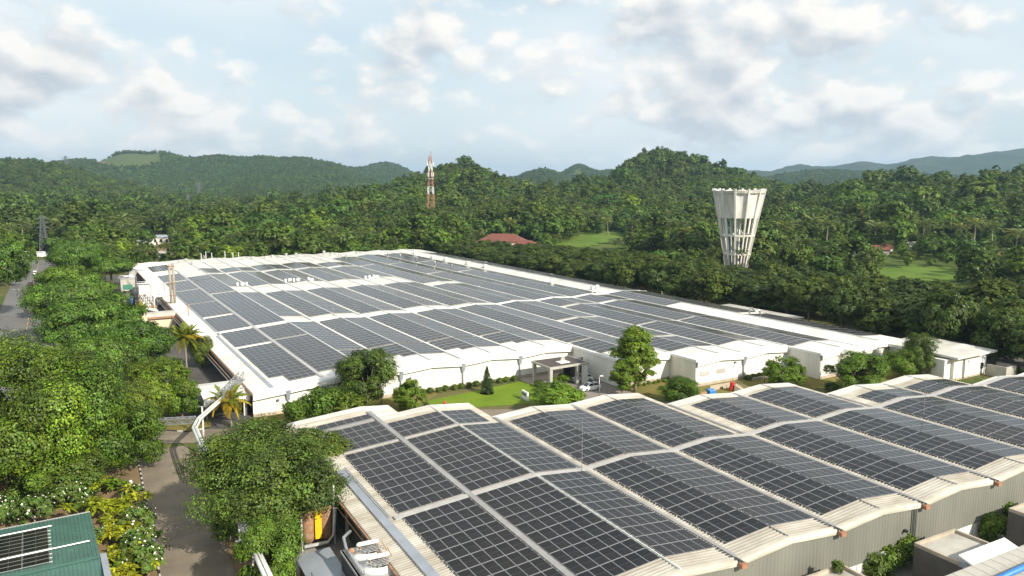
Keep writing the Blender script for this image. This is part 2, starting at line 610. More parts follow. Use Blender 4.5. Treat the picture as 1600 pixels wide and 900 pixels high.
M['ground'] = ground_mat('scrub ground', [(0.045, 0.07, 0.018), (0.075, 0.10, 0.024), (0.13, 0.115, 0.05), (0.10, 0.12, 0.03)], 0.05)
M['forest_floor'] = ground_mat('wooded hillside', [(0.030, 0.048, 0.012), (0.050, 0.080, 0.016), (0.085, 0.115, 0.024), (0.12, 0.135, 0.035)], 0.012)
M['lawn'] = ground_mat('lawn', [(0.10, 0.15, 0.018), (0.125, 0.195, 0.016), (0.17, 0.225, 0.025)], 0.2)
M['rough_grass'] = ground_mat('rough grass', [(0.12, 0.13, 0.03), (0.19, 0.155, 0.05), (0.10, 0.135, 0.025)], 0.2)
M['paddy'] = ground_mat('green field', [(0.075, 0.125, 0.02), (0.105, 0.17, 0.026), (0.15, 0.18, 0.045)], 0.05)
M['hill_grass'] = ground_mat('cleared hillside', [(0.055, 0.08, 0.02), (0.075, 0.10, 0.026), (0.10, 0.11, 0.034)], 0.02)


def sheet(name, pts, z, m, label=None):
    mb = MB()
    mb.face([(p[0], p[1], z) for p in pts])
    o = mb.build(name, m)
    o['kind'] = 'structure'
    if label:
        o['label'] = label
    return o


def strip(name, path, wd, z, m, label=None):
    mb = MB()
    pts = [Vector((p[0], p[1], 0)) for p in path]
    L_, R_ = [], []
    for i, p in enumerate(pts):
        d = (pts[min(i + 1, len(pts) - 1)] - pts[max(i - 1, 0)]).normalized()
        n = Vector((-d.y, d.x, 0)) * wd / 2
        L_.append(p + n)
        R_.append(p - n)
    for i in range(len(pts) - 1):
        mb.face([(R_[i].x, R_[i].y, z), (R_[i + 1].x, R_[i + 1].y, z), (L_[i + 1].x, L_[i + 1].y, z), (L_[i].x, L_[i].y, z)])
    o = mb.build(name, m)
    o['kind'] = 'structure'
    if label:
        o['label'] = label
    return o


mb = MB()
ring_r = [0.0, 150, 400, 1000, 3000, 7000, 12500]
for k in range(48):
    a0, a1 = 2 * math.pi * k / 48, 2 * math.pi * (k + 1) / 48
    for r0, r1 in zip(ring_r, ring_r[1:]):
        c = [(r0 * math.cos(a0), r0 * math.sin(a0) + 120, 0), (r1 * math.cos(a0), r1 * math.sin(a0) + 120, 0), (r1 * math.cos(a1), r1 * math.sin(a1) + 120, 0), (r0 * math.cos(a1), r0 * math.sin(a1) + 120, 0)]
        mb.face(c if r0 > 0 else c[1:3] + [c[0]])
tag(mb.build('ground', M['ground']), 'scrubby green and brown ground around the factory', kind='structure')

# yard under and between the buildings
sheet('yard_paving', [FB.w(-36, -60), FB.w(-30, -60), FB.w(-24, -54), FB.w(-24, 175), FB.w(-46, 175), FB.w(-46, 40), FB.w(-36, 20)], 0.008, M['yard'], 'grey service yard along the side of the large factory')
sheet('yard_paving', [FN.w(-34, -60), FN.w(-22, -60), FN.w(-22, 30), FN.w(-34, 30)], 0.008, M['concrete'], 'stained service passage beside the near warehouse')
sheet('yard_paving', [FN.w(-22, -60), FN.w(110, -60), FN.w(110, -20), FN.w(-22, -20)], 0.010, M['concrete'], 'concrete lane in front of the near warehouse')

mid_path = [(-58, 113.5), (-44, 114.5), (-14.4, 124.6), (5.5, 125.2), (23, 128.5), (36, 131.5), (57, 134), (85, 139.5), (110, 148), (150, 158)]
strip('road', mid_path, 6.4, 0.016, M['asphalt'], 'brown asphalt road between the two factory buildings')
lane = [FN.w(-40, v) for v in (-60, -30, 0, 20, 40, 50)]
strip('road', lane, 6.6, 0.020, M['asphalt'], 'brown asphalt lane left of the near warehouse')
strip('road', [FB.w(-60.5, v) for v in (-40, 40, 120, 200, 264)], 15.5, 0.016, M['asphalt_grey'], 'wide grey road on the far left with yellow centre line')
strip('road', [FB.w(-170, 292), FB.w(-60, 262), FB.w(40, 246), FB.w(150, 230)], 9, 0.012, M['asphalt_grey'], 'cross road running behind the large factory')
mb = MB()
for k in range(30):
    v = -20 + k * 9.0
    p = [FB.w(-60.6, v, 0.024), FB.w(-60.4, v, 0.024), FB.w(-60.4, v + 6, 0.024), FB.w(-60.6, v + 6, 0.024)]
    mb.face(p)
mb2 = MB()
for k in range(9):
    a = -67 + k * 1.55
    mb2.face([FB.w(a, 145, 0.024), FB.w(a + 0.8, 145, 0.024), FB.w(a + 0.8, 146.1, 0.024), FB.w(a, 146.1, 0.024)])
tag(mb.build('centre_line', M['paint_yellow']), 'dashed yellow centre line on the far left road', kind='structure')
tag(mb2.build('road_marking', M['paint_white']), 'white dashed stop line across the far left road', kind='structure')

# verges and planted strips
sheet('verge', [FN.w(-62, -40), FN.w(-43.35, -40), FN.w(-43.35, 47), FN.w(-50, 56), FN.w(-75, 50)], 0.012, M['earth'], 'dry earth and planting left of the lane')
sheet('verge', [FN.w(-36.65, -40), FN.w(-33, -40), FN.w(-30, 40), FN.w(-34, 46), FN.w(-36.65, 46)], 0.012, M['earth'], 'brown earth strip under the big mango tree')
isl = [G(190, 664), G(241, 671), G(295, 675), G(330, 668), G(330, 655), G(250, 650), G(190, 652)]
sheet('verge', isl, 0.024, M['rough_grass'], 'dry grass island at the junction under the pipe bridge')
lawn_pts = [G(668, 626), G(715, 617), G(770, 605), G(815, 596), G(838, 603), G(850, 614), G(842, 628), G(800, 633), G(735, 637), G(668, 636)]
sheet('lawn', lawn_pts, 0.03, M['lawn'], 'mown green lawn in front of the white factory wall')
sheet('forecourt', [FB.w(21, -74.5), FB.w(37.5, -78), FB.w(37.5, -55), FB.w(24.5, -55), FB.w(24.2, -64)], 0.026, M['paving'], 'paved forecourt by the entrance canopy')
sheet('verge', [FB.w(38, -70.3), FB.w(50, -70.3), FB.w(50.2, -77.5), FB.w(62, -77.6), FB.w(75, -77.6), FB.w(75.8, -85.6), FB.w(97, -85.6), FB.w(97, -98), FB.w(70, -90), FB.w(50, -84.5), FB.w(38, -78.5)], 0.024, M['rough_grass'], 'patchy grass bed along the stepped factory wall')
sheet('verge', [FB.w(-25, -54), FB.w(10, -54), FB.w(3, -60), FB.w(-2, -64), FB.w(-20, -66), FB.w(-28, -58)], 0.024, M['rough_grass'], 'planted verge at the left front of the factory')
sheet('road', [FB.w(110, -96), FB.w(122, -104), FB.w(140, -96), FB.w(124, -40), FB.w(114, -40)], 0.014, M['asphalt_grey'], 'grey drive beside the annexe at far right')

# painted kerb stones, black and white, along the lane
kerb = bpy.data.objects.new('kerb', None)
link(kerb)
tag(kerb, 'black and white painted kerb along the lane', kind='structure')
kw = MB().box(-0.09, 0.09, -0.44, 0.44, 0, 0.16).mesh('kerb_stone', M['paint_white'])
kk = MB().box(-0.09, 0.09, -0.44, 0.44, 0, 0.16).mesh('kerb_stone', M['kerb_black'])
for i in range(72):
    p = FN.w(-43.4, -18 + i * 0.9)
    inst('kerb_stone', kw if i % 2 else kk, kerb, p, (0, 0, FN.yaw))
isp = [G(241, 671), G(268, 673.5), G(295, 675), G(330, 668)]
for a, b in zip(isp, isp[1:]):
    d = b - a
    n = max(1, int(d.length / 0.9))
    for i in range(n):
        inst('kerb_stone', kw if i % 2 else kk, kerb, a + d * ((i + 0.5) / n), (0, 0, math.atan2(d.y, d.x) - math.pi / 2))
for i in range(26):                                           # kerb at the road south of the lawn
    p = Vector((-16 + i * 0.9, 121.2 + i * 0.12, 0))
    if p.x < 8:
        inst('kerb_stone', kw if i % 2 else kk, kerb, p, (0, 0, math.radians(-83)))

# hills: one height field, peaks set by direction, skyline height and distance
HILLS = [  # px, skyline y, distance, half width px, depth sigma as share of distance
    (200, 236, 2600, 62, .16), (120, 250, 2500, 60, .16), (262, 242, 2700, 40, .16), (335, 242, 2800, 60, .17), (420, 248, 2700, 60, .17), (490, 251, 2700, 60, .17), (40, 250, 1500, 90, .2), (-80, 246, 1500, 90, .2),
    (600, 256, 3600, 45, .14), (545, 264, 3300, 60, .15), (660, 272, 4200, 50, .14),
    (722, 262, 1050, 52, .20), (665, 276, 1050, 45, .2), (780, 284, 1050, 42, .2), (600, 300, 900, 60, .2),
    (848, 266, 2500, 42, .13), (905, 257, 3100, 30, .12), (950, 264, 2900, 34, .12), (790, 280, 2600, 40, .13),
    (1040, 237, 1150, 46, .17), (1000, 252, 1150, 38, .17), (1085, 256, 1150, 44, .18), (1140, 276, 1100, 60, .2), (955, 282, 1000, 50, .2), (870, 300, 900, 70, .2),
    (1260, 255, 5200, 55, .12), (1175, 264, 4600, 70, .12), (1345, 252, 5200, 50, .12), (1440, 247, 5000, 70, .13), (1530, 242, 4900, 70, .13), (1620, 232, 4900, 80, .13), (1750, 228, 5000, 120, .14),
    (1300, 268, 2900, 70, .14), (1390, 268, 2900, 70, .14), (1240, 272, 2800, 70, .14), (1480, 275, 2700, 70, .14),
    (1470, 287, 720, 70, .24), (1570, 280, 720, 70, .24), (1680, 276, 760, 110, .26), (1360, 297, 700, 70, .22), (1250, 300, 900, 70, .2),
]
hc = []
for hx, hy, D, wpx, ds in HILLS:
    p = AT(hx, hy, D)
    tree_h = 9.0
    hc.append((p.x, p.y, max(3.0, p.z - tree_h), wpx * D / FPX, ds * D))
hc = np.array(hc)


def vnoise(x, y, s, seed):
    """smooth value noise, vectorised"""
    x, y = x / s, y / s
    xi, yi = np.floor(x), np.floor(y)
    fx, fy = x - xi, y - yi
    fx, fy = fx * fx * (3 - 2 * fx), fy * fy * (3 - 2 * fy)

    def h(a, b):
        v = np.sin(a * 127.1 + b * 311.7 + seed * 74.7) * 43758.5453
        return v - np.floor(v)
    return (h(xi, yi) * (1 - fx) + h(xi + 1, yi) * fx) * (1 - fy) + (h(xi, yi + 1) * (1 - fx) + h(xi + 1, yi + 1) * fx) * fy


def hz(x, y):
    x, y = np.asarray(x, float), np.asarray(y, float)
    acc = np.zeros_like(x)
    for cx, cy, h, sx, sy in hc:
        # gaussian along the line of sight and across it
        r = math.hypot(cx, cy)
        ex, ey = cx / r, cy / r
        al = (x - cx) * ex + (y - cy) * ey
        ac = -(x - cx) * ey + (y - cy) * ex
        g = h * np.exp(-0.5 * ((ac / sx) ** 2 + (al / sy) ** 2))
        acc += np.maximum(g, 0) ** 5
    z = acc ** 0.2
    rough = (vnoise(x, y, 180, 1) - 0.5) * 0.22 + (vnoise(x, y, 70, 2) - 0.5) * 0.10
    return z * (1 + rough) - 0.6


NA, NR = 420, 260
az = np.linspace(-math.radians(52), math.radians(52), NA)
rr = np.exp(np.linspace(math.log(330), math.log(12000), NR))
A_, R_ = np.meshgrid(az, rr)
X_, Y_ = np.sin(A_) * R_, np.cos(A_) * R_
Z_ = hz(X_, Y_)
fuzz = np.clip((R_ - 2800) / 800, 0, 1) * np.clip(Z_ / 20, 0, 1)
Z_ = Z_ + fuzz * ((vnoise(X_, Y_, 16, 5) - .5) * 8 + (vnoise(X_, Y_, 34, 6) - .5) * 9)
vv = np.stack([X_, Y_, Z_], -1).reshape(-1, 3)
ii = np.arange(NA * NR).reshape(NR, NA)
ff = np.stack([ii[:-1, :-1], ii[:-1, 1:], ii[1:, 1:], ii[1:, :-1]], -1).reshape(-1, 4)
me = bpy.data.meshes.new('hills')
me.from_pydata(vv.tolist(), [], ff.tolist())
me.polygons.foreach_set('use_smooth', [True] * len(ff))
me.materials.append(M['forest_floor'])
# the cleared grass slope and the scar of bare soil on the far left hill
me.materials.append(M['hill_grass'])
me.materials.append(mat('bare red soil', (0.20, 0.115, 0.06), 0.95, col2=(0.14, 0.10, 0.05), vscale=0.03))
pc = vv[ff].mean(1)
fw = pc[:, 1] * CP - (pc[:, 2] - HCAM) * SP
qx = 800 + FPX * pc[:, 0] / fw
qy = 450 - FPX * (pc[:, 1] * SP + (pc[:, 2] - HCAM) * CP) / fw
near = (pc[:, 1] > 1900) & (pc[:, 1] < 2650)
wob = (vnoise(pc[:, 0], pc[:, 1], 60, 9) - .5) * 22
grass = near & (((qx - 200 + wob) / 58) ** 2 + ((qy - 250) / 15) ** 2 < 1)
soil = near & (((qx - 152 + wob) / 17) ** 2 + ((qy - 257) / 5) ** 2 < 1)
mi = np.zeros(len(ff), np.int32)
far_r = np.hypot(pc[:, 0], pc[:, 1]) > 3450
me.materials.append(ground_mat('distant wood', [(0.014, 0.026, 0.010), (0.026, 0.044, 0.015), (0.044, 0.066, 0.02)], 0.008))  # darker palette stands in for self-shadow among far tree crowns
mi[far_r] = 3
mi[grass] = 1
mi[soil] = 2
me.polygons.foreach_set('material_index', mi)
me.update()
hills = bpy.data.objects.new('hills', me)
link(hills)
tag(hills, 'wooded green hills along the horizon', kind='structure')
GRASS_HILL = (2000, 2650)

# open green fields among the trees
FIELDS = [[(868, 384), (905, 371), (945, 365), (975, 368), (955, 380), (910, 388)], [(1358, 424), (1420, 417), (1492, 421), (1505, 434), (1470, 446), (1370, 444)]]


def in_poly(poly, a, b):
    ins = np.zeros(np.shape(a), bool)
    j = len(poly) - 1
    for i in range(len(poly)):
        xi, yi = poly[i][:2]
        xj, yj = poly[j][:2]
        c = ((yi > b) != (yj > b)) & (a < (xj - xi) * (b - yi) / (yj - yi + 1e-9) + xi)
        ins ^= c
        j = i
    return ins


def draped_field(poly_px, label):
    """meadow laid over the ground and the foot of the hills, ragged at its border"""
    pw = [G(*p) for p in poly_px]
    x0, x1 = min(p.x for p in pw), max(p.x for p in pw)
    y0, y1 = min(p.y for p in pw), max(p.y for p in pw)
    st = 5.0
    gx, gy = np.meshgrid(np.arange(x0, x1 + st, st), np.arange(y0, y1 + st, st))
    gx = gx + (vnoise(gx, gy, 9, 71) - .5) * 4
    gy2 = gy + (vnoise(gx, gy, 9, 72) - .5) * 4
    gz_ = np.maximum(hz(gx, gy2), 0) + .25
    mb = MB()
    mb.v = np.stack([gx, gy2, gz_], -1).reshape(-1, 3).tolist()
    nx = gx.shape[1]
    for i in range(gx.shape[0] - 1):
        for j in range(nx - 1):
            if in_poly([(p.x, p.y) for p in pw], np.array([gx[i, j] + 2.5]), np.array([gy[i, j] + 2.5]))[0]:
                k = i * nx + j
                mb.f.append((k, k + 1, k + nx + 1, k + nx))
                mb.m.append(0)
    o = mb.build('field', M['paddy'])
    tag(o, label, kind='structure')


draped_field(FIELDS[0], 'small bright green field before the conical hill')
draped_field(FIELDS[1], 'green field behind the tree belt on the right')

# ================================================================= the two solar-roofed buildings
HB = PB / 2
PANEL_T = 0.04


def panel_arrays(wd, ln):
    a, b, f = wd / 2, ln / 2, 0.02
    V = [(-a, -b, 0), (a, -b, 0), (a, b, 0), (-a, b, 0)]
    V += [(x, y, PANEL_T) for x, y, _ in V]
    V += [(-a + f, -b + f, PANEL_T), (a - f, -b + f, PANEL_T), (a - f, b - f, PANEL_T), (-a + f, b - f, PANEL_T)]
    F = [(8, 9, 10, 11)]
    for k in range(4):
        j = (k + 1) % 4
        F.append((k, j, 4 + j, 4 + k))
        F.append((4 + k, 4 + j, 8 + j, 8 + k))
    return np.array(V, float), F


def panels_mesh(name, mats, plist):
    """plist: (u, v, z, slope, width, length) -> one mesh with UVs on every glass face"""
    allv, allf, uvs, mi = [], [], [], []
    off = 0
    for (u, v, z, sl, wd, ln) in plist:
        V, F = panel_arrays(wd, ln)
        c, s = math.cos(sl), math.sin(sl)
        x = V[:, 0] * c - V[:, 2] * s + u
        zz_ = V[:, 0] * s + V[:, 2] * c + z
        allv.append(np.stack([x, V[:, 1] + v, zz_], 1))
        for q in F:
            allf.append(tuple(off + k for k in q))
        uvs += [0, 0, 1, 0, 1, 1, 0, 1] + [0.5] * 64
        mi += [0] + [1] * 8
        off += 12
    me = bpy.data.meshes.new(name)
    me.from_pydata(np.concatenate(allv).tolist(), [], allf)
    uv = me.uv_layers.new(name='UVMap')
    uv.data.foreach_set('uv', uvs)
    for m in mats:
        me.materials.append(m)
    me.polygons.foreach_set('material_index', mi)
    me.update()
    return me


PV_MATS = [M['glass_pv'], M['alu']]


def lay_panels(roof, frame, plist, singles):
    """the panels that show largest become parts of their own, the rest one part"""
    seen, rest = [], []
    for p in plist:
        wv = frame.w(p[0], p[1], p[2])
        if wv.y < 20:
            rest.append(p)
            continue
        x, y = PXY(*wv)
        if -10 < x < 1610 and -10 < y < 905:
            seen.append((wv.length, p))
        else:
            rest.append(p)
    seen.sort(key=lambda t: t[0])
    cache = {}
    for d, p in seen[:singles]:
        key = (round(p[4], 3), round(p[5], 3))
        if key not in cache:
            cache[key] = panels_mesh('solar_panel', PV_MATS, [(0, 0, 0, 0, p[4], p[5])])
        inst('solar_panel', cache[key], roof, (p[0], p[1], p[2]), (random.gauss(0, .0016), -p[3] + random.gauss(0, .0016), 0))
    rest += [p for d, p in seen[singles:]]
    rest = [(a, b, c, s + random.gauss(0, .0015), wd, ln) for a, b, c, s, wd, ln in rest]
    o = bpy.data.objects.new('solar_panel_field', panels_mesh('solar_panel_field', PV_MATS, rest))
    link(o, roof)
    tag(o, kind='stuff')


def add_field(plist, prof, u0, ncol, pitch, v0, v1, rowp, ln, lift=0.17, skip=None):
    n = int((v1 - v0 + 0.05) / rowp)
    for i in range(n):
        for j in range(ncol):
            if skip and skip(i, j, n):
                continue
            u = u0 + (j + 0.5) * pitch
            v = v0 + (i + 0.5) * rowp
            sl = math.atan2(prof(u + 0.1) - prof(u - 0.1), 0.2)
            plist.append((u, v, prof(u) + lift, sl, pitch - 0.035, ln))


def slab(mb, prof, ua, ub, v0, v1, t=0.16, lift=0.0, m=0):
    za, zb = prof(ua) + lift, prof(ub) + lift
    mb.hexa([(ua, v0, za - t), (ub, v0, zb - t), (ub, v1, zb - t), (ua, v1, za - t)], [(ua, v0, za), (ub, v0, zb), (ub, v1, zb), (ua, v1, za)], m)


def curved_fascia(mb, prof, ua, ub, v, steps, m=0):
    e = 0.004
    for (d0, z0), (d1, z1) in zip(steps, steps[1:]):
        mb.face([(ua + e, v + d1, prof(ua + e) + z1), (ub - e, v + d1, prof(ub - e) + z1), (ub - e, v + d0, prof(ub - e) + z0), (ua + e, v + d0, prof(ua + e) + z0)], m)


# ---------------------------------------------------------------- near warehouse
ZVN, HN = 6.27, 0.56


def prof_n(u):
    if u < -HB:
        return ZVN + HN + (u + HB) * HN / HB
    k = (u / PB) % 1.0
    return ZVN + HN * (1 - abs(k - 0.5) * 2)


near = thing('warehouse', 'low warehouse with cream roof bays covered in dark solar panels, nearest building', 'warehouse', FN.w(0, 0), FN.yaw)
FARV = {-2: 36.5, -1: 30.2, 0: 22.6, 1: 22.6, 2: 15.8, 3: 15.8, 4: 8.4, 5: 8.4, 6: 0.9, 7: 0.9}
slopes_n = [(-25.8, -14.3, 36.5), (-14.3, -HB, 30.2), (-HB, 0, 30.2)]
for k in range(8):
    slopes_n += [(k * PB, k * PB + HB, FARV[k]), (k * PB + HB, (k + 1) * PB, FARV[k])]
VF = -23.5
mb = MB()
for a, b, vf in slopes_n:
    slab(mb, prof_n, a, b, VF, vf)
# extension gable right of the first strip
zr = prof_n(-14.3)
mb.hexa([(-14.3, 30.2, zr - .16), (-10.2, 30.2, zr - .51), (-10.2, 36.5, zr - .51), (-14.3, 36.5, zr - .16)], [(-14.3, 30.2, zr), (-10.2, 30.2, zr - .35), (-10.2, 36.5, zr - .35), (-14.3, 36.5, zr)])
roof_n = mb.build('roof', M['roof_cream'], near)

mb = MB()                                                    # standing ribs of the roof sheets
for a, b, vf in slopes_n:
    v = VF + 0.2
    while v < vf - 0.1:
        za, zb = prof_n(a + .06), prof_n(b - .06)
        mb.hexa([(a + .06, v, za), (b - .06, v, zb), (b - .06, v + .07, zb), (a + .06, v + .07, za)], [(a + .06, v + .015, za + .085), (b - .06, v + .015, zb + .085), (b - .06, v + .055, zb + .085), (a + .06, v + .055, za + .085)])
        v += 0.41
tag(mb.build('roof_rib', M['roof_cream'], roof_n), kind='stuff')

pl = []
ROWP, PLN = 2.085, 2.02
add_field(pl, prof_n, -21.85, 6, 1.195, -21.35, -0.45, ROWP, PLN)
add_field(pl, prof_n, -13.85, 6, 1.215, -21.35, -0.45, ROWP, PLN)
add_field(pl, prof_n, -6.1, 5, 1.13, -21.35, -0.45, ROWP, PLN)
add_field(pl, prof_n, -21.85, 6, 1.195, 0.65, 19.7, ROWP, PLN)
add_field(pl, prof_n, -21.85, 6, 1.195, 20.5, 29.0, ROWP, PLN)
add_field(pl, prof_n, -21.85, 6, 1.195, 30.3, 32.45, ROWP, PLN)
add_field(pl, prof_n, -13.85, 6, 1.215, 0.65, 19.6, ROWP, PLN)
add_field(pl, prof_n, -13.85, 6, 1.215, 20.5, 27.0, ROWP, PLN)
add_field(pl, prof_n, -6.1, 5, 1.13, 0.65, 19.6, ROWP, PLN, skip=None)
add_field(pl, prof_n, -6.1, 4, 1.13, 20.3, 27.0, ROWP, PLN)
for k in range(8):
    fv = FARV[k]
    add_field(pl, prof_n, k * PB + .98, 4, 1.31, -21.35, -0.45, ROWP, PLN)
    add_field(pl, prof_n, k * PB + HB + .1, 5, 1.155, -21.35, -0.45, ROWP, PLN)
    if fv > 5:
        wide = 2.28 if k in (2, 4) else .98
        nc = 3 if k in (2, 4) else 4
        add_field(pl, prof_n, k * PB + wide, nc, 1.31, 0.65, fv - 1.9, ROWP, PLN)
        add_field(pl, prof_n, k * PB + HB + .1, 4 if k in (1, 3, 5) else 5, 1.155, 0.65, fv - 1.9, ROWP, PLN)
lay_panels(roof_n, FN, pl, 300)
mb = MB()                                                    # mounting rails: their ends stick out at the sides of every row
rows = {}
for (u, v, z, sl, wd, ln) in pl:
    key = (round(v, 2), round(math.copysign(1, sl)), int((u + 40) // HB) if u > -HB else int((u + 14.3) // 20) - 50)
    r = rows.setdefault(key, [u - wd / 2, u + wd / 2, v, ln])
    r[0], r[1] = min(r[0], u - wd / 2), max(r[1], u + wd / 2)
for ua, ub, v, ln in rows.values():
    for s in (-0.27, 0.27):
        a, b = ua - .13, ub + .13
        vv_ = v + s * ln
        za, zb = prof_n(a) + .09, prof_n(b) + .09
        mb.hexa([(a, vv_ - .03, za), (b, vv_ - .03, zb), (b, vv_ + .03, zb), (a, vv_ + .03, za)], [(a, vv_ - .03, za + .07), (b, vv_ - .03, zb + .07), (b, vv_ + .03, zb + .07), (a, vv_ + .03, za + .07)])
tag(mb.build('mounting_rail', M['rail'], roof_n), kind='stuff')

for a, b, vf in slopes_n:                                    # cover over the expansion joint that crosses every bay
    if a < -23:
        a = -22.6
    mb = MB()
    slab(mb, prof_n, a + .002, b - .002, -0.36, 0.40, .2, .2)
    mb.build('joint_cover', M['cover_white'], roof_n)
mb = MB()
slab(mb, prof_n, -14.55, -13.95, VF + .1, 33.4, .2, .24)
mb.build('walkway_strip', M['cover_grey'], roof_n)
for a, b, v in ((-21.75, -14.7, 20.1), (-13.85, -HB, 20.05), (-HB, -1.4, 19.95), (-21.75, -14.7, 29.7)):
    mb = MB()
    slab(mb, prof_n, a, b, v - .17 if v < 29 else v - .4, v + .17 if v < 29 else v + .4, .12, .2)
    mb.build('joint_cover', M['cover_white'] if v < 29 else M['cover_grey'], roof_n)
mb = MB()
slab(mb, prof_n, -23.95, -23.05, VF + .1, 15.5, .1, .12)
slab(mb, prof_n, -23.03, -22.9, 0.3, 15.5, .1, .34)
slab(mb, prof_n, -24.05, -23.97, VF + .1, 15.5, .1, .22)
mb.build('box_gutter', M['gutter_grey'], roof_n)
for k in range(8):
    u = k * PB
    fv = min(FARV[k], FARV.get(k - 1, 30.2)) - .3
    mb = MB()
    mb.box(u - .40, u - .10, VF - .2, fv, ZVN - .02, ZVN + .075, 1)  # dark bar painted in place of the channel's shadow
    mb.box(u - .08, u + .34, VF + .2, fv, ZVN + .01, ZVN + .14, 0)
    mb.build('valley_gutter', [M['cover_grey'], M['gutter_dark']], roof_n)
for k in range(-1, 8):
    u = k * PB + HB
    fv = FARV[k] if k >= 0 else 30.2
    mb = MB()
    r = 0.06 if k >= 0 else 0.08
    ht = .14 if k >= 0 else .19
    zt = prof_n(u)
    mb.hexa([(u - r, VF, zt + .05), (u + r, VF, zt + .05), (u + r, fv, zt + .05), (u - r, fv, zt + .05)], [(u - r * .5, VF, zt + ht), (u + r * .5, VF, zt + ht), (u + r * .5, fv, zt + ht), (u - r * .5, fv, zt + ht)])
    mb.build('ridge_cap', M['fascia'] if k < 0 else M['cover_grey'], roof_n)
FS = [(0.25, .06), (0, .05), (-.22, 0), (-.36, -.12), (-.43, -.28), (-.44, -.46), (-.38, -.47)]
for a, b, vf in slopes_n:
    mb = MB()
    curved_fascia(mb, prof_n, a, b, VF, FS)
    mb.build('front_fascia', M['fascia_cream'], roof_n, smooth=True)
# far edge flashing, white
for a, b, vf in slopes_n:
    mb = MB()
    za, zb = prof_n(a), prof_n(b)
    e = .003
    mb.hexa([(a + e, vf - 1.5, za + .02), (b - e, vf - 1.5, zb + .02), (b - e, vf + .25, zb - .3), (a + e, vf + .25, za - .3)], [(a + e, vf - 1.5, za + .075), (b - e, vf - 1.5, zb + .075), (b - e, vf + .26, zb + .075), (a + e, vf + .26, za + .075)])
    mb.build('edge_flashing', M['roof_white'], roof_n)
mb = MB()
mb.hexa([(-14.3, 30.5, zr + .02), (-10.2, 30.5, zr - .33), (-10.2, 36.7, zr - .6), (-14.3, 36.7, zr - .3)], [(-14.3, 30.5, zr + .07), (-10.2, 30.5, zr - .28), (-10.2, 36.7, zr - .28), (-14.3, 36.7, zr + .07)])
mb.build('edge_flashing', M['roof_white'], roof_n)

# front wall: ribbed cladding over a white base
wall_n = MB()
u, step = -25.0, 0.115
k = 0
while u < 101:
    d0, d1 = ((0, 0), (0, .045), (.045, .045), (.045, 0))[k % 4]
    wall_n.face([(u, VF - .25 + d0, 1.9), (u + step, VF - .25 + d1, 1.9), (u + step, VF - .25 + d1, prof_n(u + step) - .2), (u, VF - .25 + d0, prof_n(u) - .2)])
    u += step
    k += 1
wn = wall_n.build('front_cladding', M['clad'], near)
MB().box(-25, 101, VF - .14, VF + .3, 0, 1.9).build('wall_base', M['white_wall'], near)
wb = MB()
for i in range(19):                                          # thin joints between base panels are real gaps with dark backing
    wb.box(-22 + i * 6.3, -21.96 + i * 6.3, VF - .17, VF - .12, 0, 1.9)
wb.build('base_joint', M['concrete'], near)
for k in range(8):
    hd = MB().box(-.34, .34, -.22, .22, -.26, .16).build('rainwater_head', M['copper'], near, loc=(k * PB + .05, VF - .74, ZVN - .22))
    mbp = MB()
    mbp.box(k * PB - .12, k * PB + .12, VF - .75, VF + .6, ZVN + .02, ZVN + .1)
    mbp.build('gutter_outlet', M['gutter_dark'], near)
for uu in (23.75, 24.2, -12.0, 49.3):
    MB().tube([(uu, VF - .38, .3), (uu, VF - .38, ZVN - .1)], .06).build('downpipe', M['darkgrey'], near)
MB().box(-.16, .16, -.2, .2, -.12, .12).build('wall_lamp', M['dark'], near, loc=(22.6, VF - .45, 3.9))
MB().box(-.22, .22, -.3, .3, -.18, .18).build('wall_camera', M['fascia'], near, loc=(19.2, VF - .5, 2.3))
# other walls
sw = MB()
sw.box(-24.6, -24.3, VF + .2, 36.2, 0, 5.0)
sw.build('side_wall', M['darkgrey'], near)  # dark colour stands in for the shaded recess under the eave
for j in range(11):
    MB().box(-25.75, -25.5, 0, .25, 0, 5.0).build('eave_post', M['concrete'], near, loc=(0, VF + 1.5 + j * 5.6, 0))
MB().tube([(-25.6, VF, 4.55), (-25.6, 36, 4.55)], .11).build('eave_pipe', M['steel'], near)
MB().tube([(-26.0, VF, 4.15), (-26.0, 36, 4.15)], .07).build('eave_pipe', M['rust'], near)
MB().box(-25.98, -25.8, VF, 36.5, 4.78, 5.0).build('eave_gutter', M['rust'], near)
fw_ = MB()
for a, b, vf in slopes_n:
    fw_.hexa([(a, vf - .5, 0), (b, vf - .5, 0), (b, vf - .2, 0), (a, vf - .2, 0)], [(a, vf - .5, prof_n(a) - .17), (b, vf - .5, prof_n(b) - .17), (b, vf - .2, prof_n(b) - .17), (a, vf - .2, prof_n(a) - .17)])
prev = None
for a, b, vf in slopes_n:
    if prev is not None and vf < prev - 1:
        fw_.box(a - .28, a - .02, vf, prev - .2, 0, prof_n(a) - .17)
    prev = vf
fw_.build('rear_wall', M['white_wall'], near)
for pxx, pyy, top in ((909, 737, 655), (1443, 652, 590)):
    base = G(pxx, pyy, ZVN + .1)
    zt = AT(pxx, top, base.y).z
    lu, lv = FN.uv(base)
    MB().tube([(lu, lv, ZVN), (lu, lv, zt)], [.05, .025], 6).build('lightning_rod', M['steel'], near)

# ---------------------------------------------------------------- large factory
ZVB, HBG = 5.18, 0.50


def prof_b(u):
    if u < -HB:
        return ZVB + HBG + (u + HB) * HBG / HB
    if u > 7 * PB + HB:
        return ZVB + HBG - (u - 7 * PB - HB) * HBG / HB
    k = (u / PB) % 1.0
    return ZVB + HBG * (1 - abs(k - 0.5) * 2)


big = thing('factory', 'very large low white factory with rows of solar panels over its bays', 'factory', FB.w(0, 0), FB.yaw)
VFAR = 172.0
UR = 103.8


